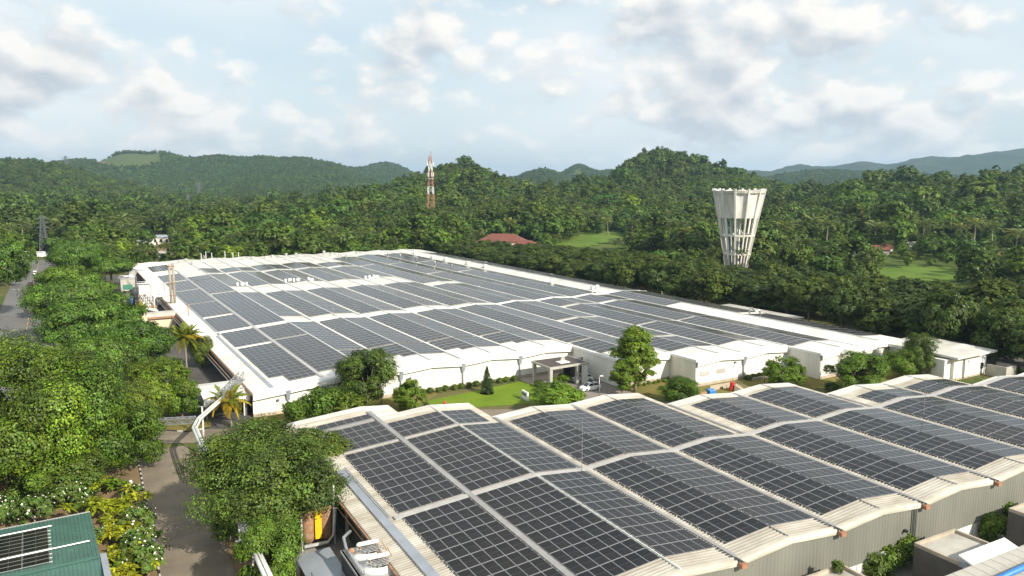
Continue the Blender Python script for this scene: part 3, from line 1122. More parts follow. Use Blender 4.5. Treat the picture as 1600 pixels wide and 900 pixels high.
def front_b(u):
    return -54.6 if u < 3 * PB - .1 else -70.2 if u < 4 * PB - .1 else -77.4 if u < 6 * PB - .1 else -85.5


slopes_b = [(-26.0, -HB), (-HB, 0)]
for k in range(7):
    slopes_b += [(k * PB, k * PB + HB), (k * PB + HB, (k + 1) * PB)]
slopes_b += [(7 * PB, 7 * PB + HB), (7 * PB + HB, UR)]
mb = MB()
for a, b in slopes_b:
    slab(mb, prof_b, max(a, -21.75), b, front_b(a + .2), VFAR)
roof_b = mb.build('roof', M['roof_white'], big)
mb = MB()
slab(mb, prof_b, -26.0, -21.75, -54.6, VFAR)
mb.build('eave_sheet', M['roof_eave'], roof_b)

mb = MB()                                                    # ribs on the bare front and edge parts of the sheets
for a, b in slopes_b:
    v = front_b(a + .2) + .3
    end = v + 9 if a < 7 * PB - 1 else -20
    if a < -20:
        end = VFAR
    while v < end:
        za, zb = prof_b(a + .06), prof_b(b - .06)
        bb = b - .06 if a > -20 else -14.0
        zb = prof_b(bb)
        mb.hexa([(a + .06, v, za), (bb, v, zb), (bb, v + .07, zb), (a + .06, v + .07, za)], [(a + .06, v + .02, za + .04), (bb, v + .02, zb + .04), (bb, v + .05, zb + .04), (a + .06, v + .05, za + .04)])
        v += 0.5
tag(mb.build('roof_rib', M['roof_white'], roof_b), kind='stuff')

pl = []


def notch(cols):
    return lambda i, j, n: i < 2 and j < cols


for v0, v1 in ((-52.2, -19.6), (-18.6, -0.9), (0.9, 21.6), (22.4, 46), (46.8, 75), (75.8, 100), (101, 124), (136, 158)):
    add_field(pl, prof_b, -21.6, 6, 1.19, v0, v1, 2.1, 2.0, skip=notch(2) if v0 < -50 else None)
for v0, v1 in ((-50.3, -18.6), (-17.6, -0.9), (0.9, 24), (25, 60), (61, 95), (96, 108)):
    add_field(pl, prof_b, -13.65, 6, 1.2, v0, v1, 2.1, 2.0)
for v0, v1, rp in ((-46.5, -37.6, 2.2), (-36.6, -1.2, 2.2), (8, 56, 2.5), (72, 111, 2.5), (115, 131, 2.2)):
    add_field(pl, prof_b, -HB + .12, 5, 1.12, v0, v1, rp, 2.0)
for k in range(7):
    fv = front_b(k * PB + 1)
    if k < 4:
        spans = [(fv + 6.2, fv + 17.4, 2.14), (fv + 17.8, -0.5, 2.14), (3.2 if k % 2 else 5.4, 55, 2.62), (71 + 1.5 * (k % 2), 111.5, 2.62), (114.5, 129 + 3 * (k % 3), 2.14)]  # real row gaps, widened to stand in for panel glare
    elif k == 4:
        spans = [(fv + 7.5, fv + 20, 2.12), (fv + 20.3, -30, 2.12), (-29.4, -.5, 2.12), (.5, 44, 2.2), (50, 111.5, 2.2), (112, 147, 2.12)]
    else:
        spans = [(fv + 7, -44.4, 2.1), (-44, -12.6, 2.1), (-12.2, -.5, 2.1), (.5, 34.6, 2.1), (35, 74.6, 2.1), (75, 112.6, 2.1), (113, 152, 2.1)]
    for v0, v1, rp in spans:
        nf = (lambda i, j, n: i < 1 and j < 2) if (v0 < -40 and k < 3) else None
        add_field(pl, prof_b, k * PB + .72, 4, 1.38, v0, v1, rp, 2.0, skip=nf)
        add_field(pl, prof_b, k * PB + HB + .08, 5, 1.13, v0, v1, rp, 2.0)
add_field(pl, prof_b, 7 * PB + .7, 4, 1.38, -26, 1.5, 2.14, 2.0)
for v0, v1 in ((-80, -46), (-45, 0), (2, 50), (51, 100), (101, 150)):
    add_field(pl, prof_b, 7 * PB + HB + .25, 7, 1.2, v0, v1, 2.14, 2.0)
lay_panels(roof_b, FB, pl, 300)

for a, b in slopes_b:
    mb = MB()
    slab(mb, prof_b, a + .002, b - .002, -0.3, 0.3, .2, .22)
    mb.build('joint_cover', M['fascia'], roof_b)
mb = MB()
slab(mb, prof_b, -14.4, -13.75, -53.5, 134, .2, .22)
mb.build('walkway_strip', M['cover_white'], roof_b)
mb = MB()
slab(mb, prof_b, -22.95, -22.3, -54, -3, .1, .1)
slab(mb, prof_b, -22.2, -21.8, -3, 76, .1, .2)
mb.build('box_gutter', M['gutter_grey'], roof_b)
for k in range(8):
    u = k * PB
    fv = max(front_b(u - 1), front_b(u + 1))
    mb = MB()
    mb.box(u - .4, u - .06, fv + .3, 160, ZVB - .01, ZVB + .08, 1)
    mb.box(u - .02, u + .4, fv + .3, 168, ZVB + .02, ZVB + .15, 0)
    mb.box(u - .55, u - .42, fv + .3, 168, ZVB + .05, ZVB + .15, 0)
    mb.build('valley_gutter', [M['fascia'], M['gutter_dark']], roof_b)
for k in range(-1, 8):
    u = k * PB + HB
    fv = front_b(u)
    zt = prof_b(u)
    r = .16 if k < 1 else .1
    mb = MB()
    mb.hexa([(u - r, fv, zt + .05), (u + r, fv, zt + .05), (u + r, 170, zt + .05), (u - r, 170, zt + .05)], [(u - r * .5, fv, zt + .24), (u + r * .5, fv, zt + .24), (u + r * .5, 170, zt + .24), (u - r * .5, 170, zt + .24)])
    mb.build('ridge_cap', M['fascia'], roof_b)
FSB = [(0.4, .07), (0, .06), (-.35, 0), (-.6, -.2), (-.7, -.5), (-.72, -1.15), (-.5, -1.17)]
segs = [(-26.0, -20.3), (-20.3, -HB), (-HB, 0)] + slopes_b[2:]
for a, b in segs:
    fv = front_b(a + .2)
    mb = MB()
    curved_fascia(mb, prof_b, a, b, fv, FSB)
    mb.build('front_fascia', M['fascia'], roof_b, smooth=True)
    e = .004
    mw = MB()
    mw.hexa([(a + e, fv - .15, .55), (b - e, fv - .15, .55), (b - e, fv + .15, .55), (a + e, fv + .15, .55)], [(a + e, fv - .15, prof_b(a) - .17), (b - e, fv - .15, prof_b(b) - .17), (b - e, fv + .15, prof_b(b) - .17), (a + e, fv + .15, prof_b(a) - .17)])
    mw.build('front_wall', M['white_wall'], big)
    MB().box(a + e, b - e, fv - .3, fv + .15, 0, .55).build('plinth', M['plinth'], big)
# stepped side walls that face left, and the outer walls
for k, v0, v1 in ((3, -70.2, -54.6), (4, -77.4, -70.2), (6, -85.5, -77.4)):
    u = k * PB
    MB().box(u - .02, u + .28, v0 - .15, v1 + .2, 0, ZVB - .17).build('side_wall', M['white_wall'], big)
    MB().box(u - .22, u + .3, v0 - .45, v1 - .7, ZVB - .35, ZVB + .12).build('verge_trim', M['fascia'], roof_b)
MB().box(-25.2, -24.9, -54.4, VFAR - .2, 0, 4.1).build('side_wall', M['darkgrey'], big)
MB().box(UR - .5, UR - .2, -85.4, VFAR - .2, 0, 4.2).build('side_wall', M['white_wall'], big)
MB().box(-25, UR - .4, VFAR - .5, VFAR - .2, 0, 4.8).build('rear_wall', M['white_wall'], big)
MB().box(UR, UR + .45, -85.6, VFAR, 4.15, 4.55).build('eave_gutter', M['fascia'], roof_b)
MB().box(-26.2, -26.0, -54.6, VFAR, 3.78, 4.02).build('eave_gutter', M['rust'], roof_b)
MB().tube([(-26.1, -54, 3.5), (-26.1, 120, 3.5)], .13).build('eave_pipe', M['steel'], big)
MB().tube([(-26.6, -54, 3.15), (-26.6, 120, 3.15)], .1).build('eave_pipe', M['rust'], big)
MB().tube([(-27.0, -54, 2.9), (-27.0, 120, 2.9)], .1).build('eave_pipe', M['steel'], big)
for k in (-1, 0, 1, 2, 5, 7):                                # hoppers and downpipes between the bays
    u = k * PB if k >= 0 else -20.3
    fv = front_b(u + .3)
    zz0 = prof_b(u)
    hp = MB()
    hp.hexa([(u - .25, fv - .55, zz0 - 2.3), (u + .25, fv - .55, zz0 - 2.3), (u + .25, fv - .17, zz0 - 2.3), (u - .25, fv - .17, zz0 - 2.3)], [(u - .42, fv - .85, zz0 - .6), (u + .42, fv - .85, zz0 - .6), (u + .42, fv - .17, zz0 - .6), (u - .42, fv - .17, zz0 - .6)])
    hp.build('rainwater_head', M['gutter_grey'], big)
    MB().tube([(u, fv - .36, .1), (u, fv - .36, zz0 - 2.2)], .13).build('downpipe', M['gutter_grey'], big)
for u in (-13.4, 6.4, 19.0, 31.4, 44.0, 57, 69.4, 82):        # joints between wall panels
    fv = front_b(u)
    MB().box(u - .03, u + .03, fv - .17, fv - .12, .5, 4.2).build('wall_joint', M['concrete_light'], big)
for u in (51.6, 55.8):
    fv = front_b(u)
    lo = MB()
    lo.box(u, u + 2.2, fv - .3, fv - .14, 2.0, 2.9)
    lv = lo.build('louvre', M['white_wall'], big)
    sl_ = MB()
    for j in range(4):
        sl_.hexa([(u + .1, fv - .40, 2.08 + j * .2), (u + 2.1, fv - .40, 2.08 + j * .2), (u + 2.1, fv - .32, 2.16 + j * .2), (u + .1, fv - .32, 2.16 + j * .2)], [(u + .1, fv - .40, 2.11 + j * .2), (u + 2.1, fv - .40, 2.11 + j * .2), (u + 2.1, fv - .32, 2.19 + j * .2), (u + .1, fv - .32, 2.19 + j * .2)])
    sl_.build('louvre_blade', M['concrete_light'], lv)
for u, v, z in ((47.0, -70.4, 4.0), (60.6, -77.6, 3.6), (-22, -54.8, 2.4)):
    MB().box(u - .2, u + .2, v - .3, v, z - .12, z + .12).build('wall_lamp', M['darkgrey'], big)
# vents and cowls on the far part of the roof
cow = MB()
cow.box(-.35, .35, -.35, .35, 0, .7)
cow.box(-.55, .55, -.55, .55, .62, 1.05)
cow_me = cow.mesh('roof_vent', M['cover_white'])
cow2 = MB()
cow2.tube([(0, 0, 0), (0, 0, .8), (0, -.15, 1.05), (0, -.5, 1.1)], .28)
cow2_me = cow2.mesh('roof_vent', M['steel'])
pyr = MB()
pyr.box(-.9, .9, -.9, .9, 0, .5)
pyr.hexa([(-1.15, -1.15, .5), (1.15, -1.15, .5), (1.15, 1.15, .5), (-1.15, 1.15, .5)], [(-.25, -.25, 1.35), (.25, -.25, 1.35), (.25, .25, 1.35), (-.25, .25, 1.35)])
pyr_me = pyr.mesh('roof_cowl', M['roof_white'])


def on_roof(px, py):
    z = ZVB + .2
    for i in range(12):
        q = G(px, py, z)
        u, v = FB.uv(q)
        z = prof_b(max(-26, min(UR, u)))
    return u, v, z


for px_v, py_v in ((649, 396.5), (677, 403), (697, 406.8), (731.5, 413), (758.5, 418)):
    u, v, z = on_roof(px_v, py_v)
    inst('roof_cowl', pyr_me, roof_b, (u, v, z))
for px_v, py_v in ((606, 398), (625, 402), (651, 407), (679, 413), (705, 418), (281, 410), (291, 408), (350, 406.5), (380, 405), (395, 404.5), (425, 402), (437, 402.5), (447, 399.5), (463, 399), (466, 401), (480, 401.5), (494, 396), (506, 395.5), (507, 398.5), (517, 400.5), (519, 398), (531, 401), (532, 394), (541, 402), (545, 393.5), (558, 396.5), (415, 404), (300, 414), (312, 423)):
    u, v, z = on_roof(px_v, py_v)
    if v < VFAR - .5:
        inst('roof_vent', cow2_me if (px_v in (606, 625, 651, 679, 705, 300, 312)) else cow_me, roof_b, (u, v, z), (0, 0, random.uniform(-.3, .3)))
ac = MB()
ac.box(-.55, .55, -.3, .3, .15, 1.05)
ac.box(-.5, -.4, -.28, .28, 0, .15)
ac.box(.4, .5, -.28, .28, 0, .15)
ac.lathe([(.34, 1.05), (.34, 1.12), (.05, 1.12)], 12)
ac_me = ac.mesh('air_conditioner', M['fascia'])
for px_v, py_v in ((571, 436), (577, 435), (584, 434.5), (589, 435), (582, 438), (446, 441), (453, 440), (459, 440.5), (466, 439.5), (482, 438), (487, 440), (371, 447), (379, 446.5), (385, 446), (925, 452.5), (933, 450.5), (863, 441)):
    u, v, z = on_roof(px_v, py_v)
    inst('air_conditioner', ac_me, roof_b, (u, v, z), (0, 0, random.choice((0, math.pi / 2))))
for px_v, py_v, zt in ((308, 402, 2.6), (316, 401.5, 3.2), (326, 401, 2.4), (344, 400, 3.0), (356, 399.5, 2.4), (366, 399, 2.2)):
    u, v, z = on_roof(px_v, py_v)
    MB().tube([(u, min(v, VFAR - .6), z), (u, min(v, VFAR - .6), z + zt)], .16, 8).build('vent_stack', M['pipe_white'], roof_b)
u, v, z = on_roof(521, 499)
MB().tube([(u, v, z), (u, v, z + 5)], [.05, .025], 6).build('lightning_rod', M['steel'], big)
u, v, z = on_roof(1171, 492)
mb = MB()
mb.tube([(u, v, z), (u, v, z + 1.4), (u + .5, v - .2, z + 1.8), (u + 1.6, v - .4, z + .8), (u + 2.8, v - .6, z + 1.1), (u + 3.2, v - .6, z)], .22, 8)
mb.build('roof_duct', M['steel'], roof_b)

# annexe at the right end
ax = MB()
ax.box(97.2, 108.6, -99.6, -85.8, 0, 4.5)
an = ax.build('annexe_wall', M['white_wall'], big)
MB().hexa([(96.2, -100.8, 4.5), (110.2, -100.8, 4.5), (110.2, -84.5, 4.5), (96.2, -84.5, 4.5)], [(96.2, -100.8, 4.85), (110.2, -100.8, 4.85), (110.2, -84.5, 5.1), (96.2, -84.5, 5.1)]).build('annexe_roof', M['roof_white'], big)
MB().box(95.0, 97.19, -99.0, -96.4, 0, 4.2).build('annexe_wall', M['white_wall'], big)
MB().box(100.4, 100.5, -99.66, -99.55, 0, 4.5).build('wall_joint', M['concrete'], an)
MB().box(106.6, 107.4, -99.7, -99.58, 1.2, 2.4).build('window', M['glass'], an)
MB().box(97.3, 108.5, -99.75, -99.56, 0, .3).build('plinth', M['plinth'], an)
for uu in (96.9, 100.3):
    MB().tube([(uu, -99.9 if uu > 98 else -93, 0), (uu, -99.9 if uu > 98 else -93, 4.3)], .12).build('downpipe', M['gutter_grey'], an)

# entrance canopy against the stepped wall
can = thing('entrance_canopy', 'grey entrance canopy with flat dark roof on square posts beside the parked cars', 'canopy', FB.w(30, -62), FB.yaw)
MB().box(-4.3, 4.6, -3.0, 3.6, 3.75, 4.15).build('roof_rim', M['concrete_light'], can)
MB().box(-4.0, 4.3, -2.7, 3.3, 4.15, 4.19).build('roof_deck', M['brown_roof'], can)
for a, b in ((-3.9, -2.6), (2.2, -2.6), (-3.9, 3.1)):
    MB().box(a - .3, a + .3, b - .3, b + .3, 0, 3.75).build('post', M['concrete_light'], can)
MB().box(3.2, 4.5, -2.9, -2.6, 0, 3.75).build('side_panel', M['white_wall'], can)
MB().box(2.6, 7.2, 2.5, 2.8, 0, 3.7).build('back_panel', M['darkgrey'], can)
dr = MB().box(2.9, 4.2, 2.35, 2.48, 0, 2.5).build('door', M['dark'], can)
MB().box(4.0, 4.1, 2.26, 2.34, 1, 1.2).build('handle', M['steel'], dr)
dish = MB()
dish.box(-1.1, 1.1, -.9, .9, 0, .12)
dish.tube([(0, 0, .1), (0, 0, .8)], .05)
dish.tube([(-.8, -.5, .1), (-.5, -.2, .7), (.5, .1, .55), (.8, .5, .1)], .07)
dish.lathe([(.05, .8), (.3, .9), (.5, 1.1)], 12, caps=False)
dish.build('roof_aerial', M['fascia'], can, loc=(.2, -.6, 4.2))

# ================================================================= vegetation
def rand_dirs(n, r, up=0.0):
    d = r.normal(size=(n, 3))
    d[:, 2] += up
    return d / np.linalg.norm(d, axis=1, keepdims=True)


def leaf_quads(pos, nrm, size, r, aspect=1.7):
    """kite-shaped leaf sprays at pos facing nrm"""
    n = len(pos)
    t = np.cross(nrm, rand_dirs(n, r))
    t /= np.linalg.norm(t, axis=1, keepdims=True) + 1e-9
    b = np.cross(nrm, t)
    s = (size * (0.6 + 0.8 * r.random(n)))[:, None]
    bend = nrm * s * 0.22
    V = np.stack([pos - t * s * aspect * .5 - bend, pos + b * s * .5, pos + t * s * aspect * .5 - bend, pos - b * s * .5], 1)
    return V


def crown_geo(seed, rx, rz, zc, lobes, leaves, leaf, lobe_r=.40, up=.35, flat=1.0, shell=.72, tvar=.35, gap=0.0):
    """leaf sprays gathered in clumps through an uneven crown; returns quads and tints"""
    r = np.random.default_rng(seed)
    d = rand_dirs(lobes, r, up)
    rad = shell * (0.55 + 0.55 * r.random(lobes) ** .6)[:, None]
    c = d * np.array([rx, rx, rz]) * rad
    c[:, 2] += zc
    lr = rx * lobe_r * (0.65 + 0.7 * r.random(lobes))
    # twigs grouped: each lobe has many small tufts, leaves cluster round the tufts
    tufts = max(6, int(leaves / lobes / 9))
    P, Nn, T = [], [], []
    for i in range(lobes):
        td = rand_dirs(tufts, r, .45)
        tp = c[i] + td * lr[i] * np.array([1, 1, flat]) * (0.60 + .45 * r.random(tufts))[:, None]
        m = int(leaves / lobes)
        idx = r.integers(0, tufts, m)
        off = r.normal(size=(m, 3)) * lr[i] * .13
        p = tp[idx] + off * np.array([1, 1, .7])
        out = p - np.array([0, 0, zc - rz * .3])
        out /= np.linalg.norm(out, axis=1, keepdims=True) + 1e-9
        nn = out * .6 + td[idx] * .8 + r.normal(size=(m, 3)) * .34 + np.array([0, 0, .2])
        nn /= np.linalg.norm(nn, axis=1, keepdims=True) + 1e-9
        P.append(p)
        Nn.append(nn)
        lobe_t = 1 + tvar * (r.random() - .5) * 1.2
        tuft_t = (1 + tvar * (r.random(tufts) - .5) * 1.5)[idx]
        hue = (r.random(tufts)[idx] - .5) * .3
        k = lobe_t * tuft_t * (1 + .25 * (r.random(m) - .5))
        T.append(np.stack([k * (1 + hue), k, k * (1 - hue * .6)], 1))
    P, Nn, T = np.concatenate(P), np.concatenate(Nn), np.concatenate(T)
    return leaf_quads(P, Nn, leaf, r), T, c, lr


def trunk_mb(h0, r0, targets, lean=0.0, r=None):
    mb = MB()
    mb.tube([(0, 0, -.1), (lean * .3, 0, h0 * .35), (lean * .7, .1, h0 * .7), (lean, 0, h0)], [r0 * 1.35, r0, r0 * .85, r0 * .75], 9)
    for t in targets:
        t = Vector(t)
        s = Vector((lean, 0, h0 * random.uniform(.75, 1.0)))
        mid = s.lerp(t, .5) + Vector((random.uniform(-.3, .3), random.uniform(-.3, .3), -.1 * (t - s).length))
        mb.tube([s, mid, t], [r0 * .55, r0 * .36, r0 * .12], 6)
    return mb


class Proto:
    pass


def tree_proto(seed, rx, rz, th, lobes, leaves, leaf, mat_, bark='bark', r0=.3, **kw):
    """crown radius rx, crown half height rz, trunk height th"""
    p = Proto()
    V, T, c, lr = crown_geo(seed, rx, rz, th + rz * .75, lobes, leaves, leaf, **kw)
    V[:, :, 2] = np.maximum(V[:, :, 2], .15)
    p.crown = quads_mesh('crown', V, T, mat_)
    random.seed(seed)
    pick = [c[i] for i in range(0, lobes, max(1, lobes // 9))]
    p.trunk = trunk_mb(th + rz * .2, r0, pick, random.uniform(-.2, .2)).mesh('trunk', M[bark], True)
    fl = V.reshape(-1, 3)
    p.h = fl[:, 2].max()
    p.w = (np.percentile(fl[:, 0], 99.7) - np.percentile(fl[:, 0], .3) + np.percentile(fl[:, 1], 99.7) - np.percentile(fl[:, 1], .3)) / 2
    return p


def put(proto, pos, sxy, sz, name, label, cat='tree', group=None, rz=None):
    t = thing(name, label, cat, pos, random.uniform(0, 6.28) if rz is None else rz, group, (sxy, sxy, sz))
    inst('crown', proto.crown, t)
    if proto.trunk is not None:
        inst('trunk', proto.trunk, t)
    return t


def tree(proto, cx, top, base, wpx, name, label, cat='tree', group=None, rz=None):
    """stand a tree on the ground where the photo shows it, with its height and width"""
    p = G(cx, base)
    z = AT(cx, top, p.y).z
    return put(proto, p, wpx * p.y / FPX / proto.w, z / proto.h, name, label, cat, group, rz)


P = {}
P['mango'] = tree_proto(11, 6.6, 5.8, 2.0, 60, 96000, .13, L['mango'], r0=.38, lobe_r=.27, up=.05, shell=.90, flat=.85, tvar=.8)
P['mango2'] = tree_proto(12, 4.0, 3.4, 1.6, 26, 26000, 0.155, L['mango'], r0=.22, lobe_r=.36, up=.25, shell=.78)
P['bright'] = tree_proto(13, 6.2, 5.4, 2.2, 48, 96000, .125, L['bright'], r0=.34, lobe_r=.29, up=.2, shell=.92, tvar=.8)
P['bright2'] = tree_proto(14, 5.0, 4.8, 1.8, 38, 60000, .125, L['bright'], r0=.28, lobe_r=.30, up=.2, shell=.92, tvar=.8)
P['rain'] = tree_proto(15, 8.0, 2.6, 6.2, 60, 46000, 0.21, L['rain'], r0=.42, lobe_r=.27, up=.55, flat=.42, shell=.86, tvar=.7)
P['rain2'] = tree_proto(16, 7.0, 3.0, 5.2, 48, 38000, 0.21, L['rain'], r0=.36, lobe_r=.29, up=.5, flat=.5, shell=.86, tvar=.7)
P['airy'] = tree_proto(17, 2.9, 4.6, 2.6, 64, 40000, .16, L['bright'], bark='bark_pale', r0=.17, lobe_r=.36, up=.1, flat=.5, shell=.82, tvar=.5)
P['round'] = tree_proto(18, 2.6, 2.6, .6, 70, 26000, .12, L['bright'], r0=.14, lobe_r=.22, up=.05, shell=.88, tvar=.3)
P['garden'] = tree_proto(19, 4.0, 3.2, 1.6, 34, 40000, .13, L['bright'], r0=.2, lobe_r=.32, up=.3, shell=.84, tvar=.7)
P['garden2'] = tree_proto(20, 3.9, 3.8, 2.0, 30, 38000, .13, L['mango'], r0=.2, lobe_r=.33, up=.25, shell=.84, tvar=.7)
P['fresh'] = tree_proto(21, 4.4, 2.9, 1.9, 34, 20000, 0.2, L['fresh'], r0=.2, lobe_r=.32, up=.4, shell=.80)
P['bush'] = tree_proto(22, 1.5, 1.2, .2, 16, 6000, 0.11, L['bright'], r0=.07, lobe_r=.42, up=.4, shell=.7)
P['bush_dark'] = tree_proto(23, 1.6, 1.3, .2, 16, 6000, 0.12, L['mango'], r0=.07, lobe_r=.42, up=.4, shell=.7)
P['bush_fresh'] = tree_proto(24, 1.5, 1.1, .2, 16, 5000, 0.13, L['fresh'], r0=.07, lobe_r=.42, up=.4, shell=.7)
P['belt1'] = tree_proto(25, 5.6, 5.2, 3.4, 40, 16000, 0.34, L['belt'], r0=.3, lobe_r=.32, up=.2, shell=.82)
P['belt2'] = tree_proto(26, 5.2, 6.0, 3.2, 40, 16000, 0.34, L['belt'], r0=.3, lobe_r=.31, up=.15, shell=.84)
P['belt3'] = tree_proto(27, 6.2, 4.6, 4.2, 44, 16000, 0.35, L['belt'], r0=.3, lobe_r=.29, up=.3, shell=.84, flat=.7)
P['wood1'] = tree_proto(28, 5.6, 4.6, 3.6, 34, 9000, 0.46, L['forest'], r0=.3, lobe_r=.33, up=.25, shell=.84)
P['wood2'] = tree_proto(29, 5.0, 5.6, 3.6, 34, 9000, 0.46, L['forest'], r0=.3, lobe_r=.32, up=.2, shell=.84)
P['wood3'] = tree_proto(30, 6.6, 3.4, 5.0, 40, 9000, 0.46, L['rain'], r0=.3, lobe_r=.28, up=.4, shell=.86, flat=.5)
P['wood_fresh'] = tree_proto(31, 5.0, 4.8, 3.2, 34, 9000, 0.42, L['fresh'], r0=.3, lobe_r=.33, up=.2, shell=.84)
P['russet'] = tree_proto(32, 4.2, 3.6, 3.2, 24, 2400, .7, L['russet'], r0=.25, lobe_r=.34, up=.2, shell=.84)
P['redtree'] = tree_proto(33, 3.2, 2.4, 1.6, 18, 1800, .5, L['redleaf'], r0=.2, lobe_r=.36, up=.2, shell=.8)


def frond_quads(length, r, leaflets=24, droop=1.0, wid=.55, lw=1.0):
    """one palm frond along +x: arching midrib with drooping leaflets on both sides"""
    Q, T = [], []
    n = 14
    xs = np.linspace(0, 1, n + 1)
    rib = np.stack([xs * length * (1 - .18 * droop * xs), np.zeros(n + 1), length * (.42 * xs - (.62 * droop + .1) * xs ** 2)], 1)
    for i in range(n):
        a, b = rib[i], rib[i + 1]
        w0 = .035 * length / 3.5 * (1 - i / n) + .012
        Q.append([a + [0, -w0, 0], b + [0, -w0, 0], b + [0, w0, 0], a + [0, w0, 0]])
        T.append([.9, .85, .7])
    for k in range(leaflets):
        t = .12 + .88 * (k + .5) / leaflets
        i = t * n
        j = min(int(i), n - 1)
        p = rib[j] + (rib[j + 1] - rib[j]) * (i - j)
        ll = wid * length * .42 * math.sin(math.pi * min(1, t * .82 + .16)) + .1
        for s in (-1, 1):
            d = np.array([.55, s * .85, -.28 - .3 * r.random()])
            d /= np.linalg.norm(d)
            q = p + d * ll * (.85 + .3 * r.random())
            e = np.array([.045 + length * .012, 0, 0.0]) * lw
            m_ = (p + q) / 2 + [0, 0, .06 * ll]
            Q.append([p - e, m_ - e * .9, q, m_ + e * .9 + [0, 0, -.02]])
            f = .8 + .4 * r.random()
            T.append([f, f, f])
    return np.array(Q, float), np.array(T, float)


def palm_trunk(h, lean, r0=.17):
    mb = MB()
    pts = [(lean * (t ** 1.7), 0, h * t) for t in (0, .12, .3, .5, .7, .88, 1.0)]
    mb.tube(pts, [r0 * 1.6, r0 * 1.05, r0, r0 * .95, r0 * .9, r0 * .85, r0 * .8], 8)
    return mb


rp = np.random.default_rng(5)
FROND = {}
for key, ln, dr in (('a', 3.6, .8), ('b', 3.3, 1.25), ('c', 3.0, .35)):
    q, t = frond_quads(ln, rp, 30, dr, .6, 1.5)
    FROND[key] = {'palm': quads_mesh('frond', q, t, L['palm']), 'gold': quads_mesh('frond', q, t, L['palm_gold'])}


def near_palm(pos, h, lean, rz, golds, label, scale=1.0, n=24):
    """palm with every frond a part of its own"""
    t = thing('coconut_palm', label, 'palm tree', pos, rz)
    palm_trunk(h, lean).build('trunk', M['bark_pale'], t, smooth=True)
    for i in range(n):
        a = i * 2.399
        lv = i / n
        key = 'c' if lv < .3 else ('a' if lv < .7 else 'b')
        tilt = -.75 + lv * 1.25
        inst('frond', FROND[key]['gold' if i in golds else 'palm'], t, (lean, 0, h - .1), (random.uniform(-.2, .2), tilt, a), (scale,) * 3)
    nt = MB()
    for k in range(5):
        a = k * 1.3
        nt.lathe([(.02, h - .62), (.13, h - .52), (.13, h - .38), (.03, h - .28)], 7, (lean + .24 * math.cos(a), .24 * math.sin(a)))
    nt.build('coconuts', L['palm_gold'], t, smooth=True)
    return t


# far palms share one trunk and one crown mesh each
def far_palm_proto(seed, h, mat_, lean):
    r = np.random.default_rng(seed)
    Qs, Ts = [], []
    for i in range(15):
        q, t = frond_quads(4.3, r, 9, .5 + .8 * r.random(), .62, 2.6)
        q[14:, 1] *= 1.0
        a, tilt = i * 2.399, -.7 + 1.2 * i / 15
        ca, sa, ct, st = math.cos(a), math.sin(a), math.cos(tilt), math.sin(tilt)
        x = q[..., 0] * ct + q[..., 2] * st
        z = -q[..., 0] * st + q[..., 2] * ct
        y = q[..., 1]
        Qs.append(np.stack([x * ca - y * sa + lean, x * sa + y * ca, z + h], -1))
        Ts.append(t * (.75 + .5 * r.random()))
    p = Proto()
    p.crown = quads_mesh('crown', np.concatenate(Qs), np.concatenate(Ts), mat_)
    p.trunk = palm_trunk(h, lean, .2).mesh('trunk', M['bark_pale'], True)
    p.h, p.w = h + 1.2, 7.0
    return p


P['palm1'] = far_palm_proto(41, 10.5, L['palm_mid'], .8)
P['palm2'] = far_palm_proto(42, 12.0, L['palm_mid'], -1.1)
P['palm3'] = far_palm_proto(43, 9.0, L['palm_mid'], .2)

# ---- trees that stand round the lane on the left
tree(P['bright'], 42, 512, 770, 270, 'broadleaf_tree', 'tall bright green tree filling the left edge beyond the green roof')
tree(P['bright2'], 150, 545, 752, 180, 'broadleaf_tree', 'bright green bushy tree between left edge tree and lane')
tree(P['bright2'], 15, 640, 790, 170, 'broadleaf_tree', 'low dense green tree at left edge behind the white flowering shrubs')
tree(P['garden'], 205, 640, 735, 110, 'broadleaf_tree', 'small green tree overhanging the lane kerb on the left')
tree(P['mango2'], 110, 690, 772, 120, 'broadleaf_tree', 'dark green low tree behind the flowering shrubs near lane')
RAIN = [(127, 372, 452, 84, 'rain', 'umbrella shaped tree nearest the far road junction'), (108, 412, 500, 92, 'rain2', 'spreading tree beside the wide left road, below its crossing'), (118, 432, 540, 150, 'rain', 'broad spreading tree left of the service plant'), (150, 462, 580, 150, 'rain2', 'broad umbrella tree left of the white shed roofs'), (128, 482, 580, 120, 'rain', 'flat crowned tree at left, above the tall bright tree'), (215, 500, 610, 120, 'rain2', 'spreading tree left of the golden green palm'), (160, 520, 640, 130, 'rain', 'low spreading tree right of the tall bright tree'), (255, 555, 655, 95, 'garden', 'green tree beside the street lamp near the pipe bridge'), (215, 590, 668, 85, 'garden2', 'dark shrubby tree left of the street lamp by pipe bridge'), (285, 590, 655, 62, 'garden', 'rounded green tree right of the street lamp by pipe bridge'), (316, 522, 574, 34, 'garden2', 'dark small tree behind the golden green palm'), (175, 400, 450, 70, 'rain2', 'umbrella tree left of the service plant tanks'), (150, 385, 440, 52, 'rain', 'small umbrella tree behind the red foliage')]
for cx, top, base, wd, pr, lab in RAIN:
    tree(P[pr], cx, top, base, wd, 'rain_tree' if pr.startswith('rain') else 'broadleaf_tree', lab)
tree(P['rain2'], -4, 366, 500, 112, 'rain_tree', 'large tree at left edge on the far side of the wide road')
tree(P['redtree'], 92, 398, 416, 20, 'red_shrub', 'red leaved shrub at the far road junction', 'shrub')
near_palm(G(292, 579), 7.2, .5, 2.0, (12, 15, 18, 21, 22, 23), 'yellow green coconut palm beside the large factory side wall', 1.25)
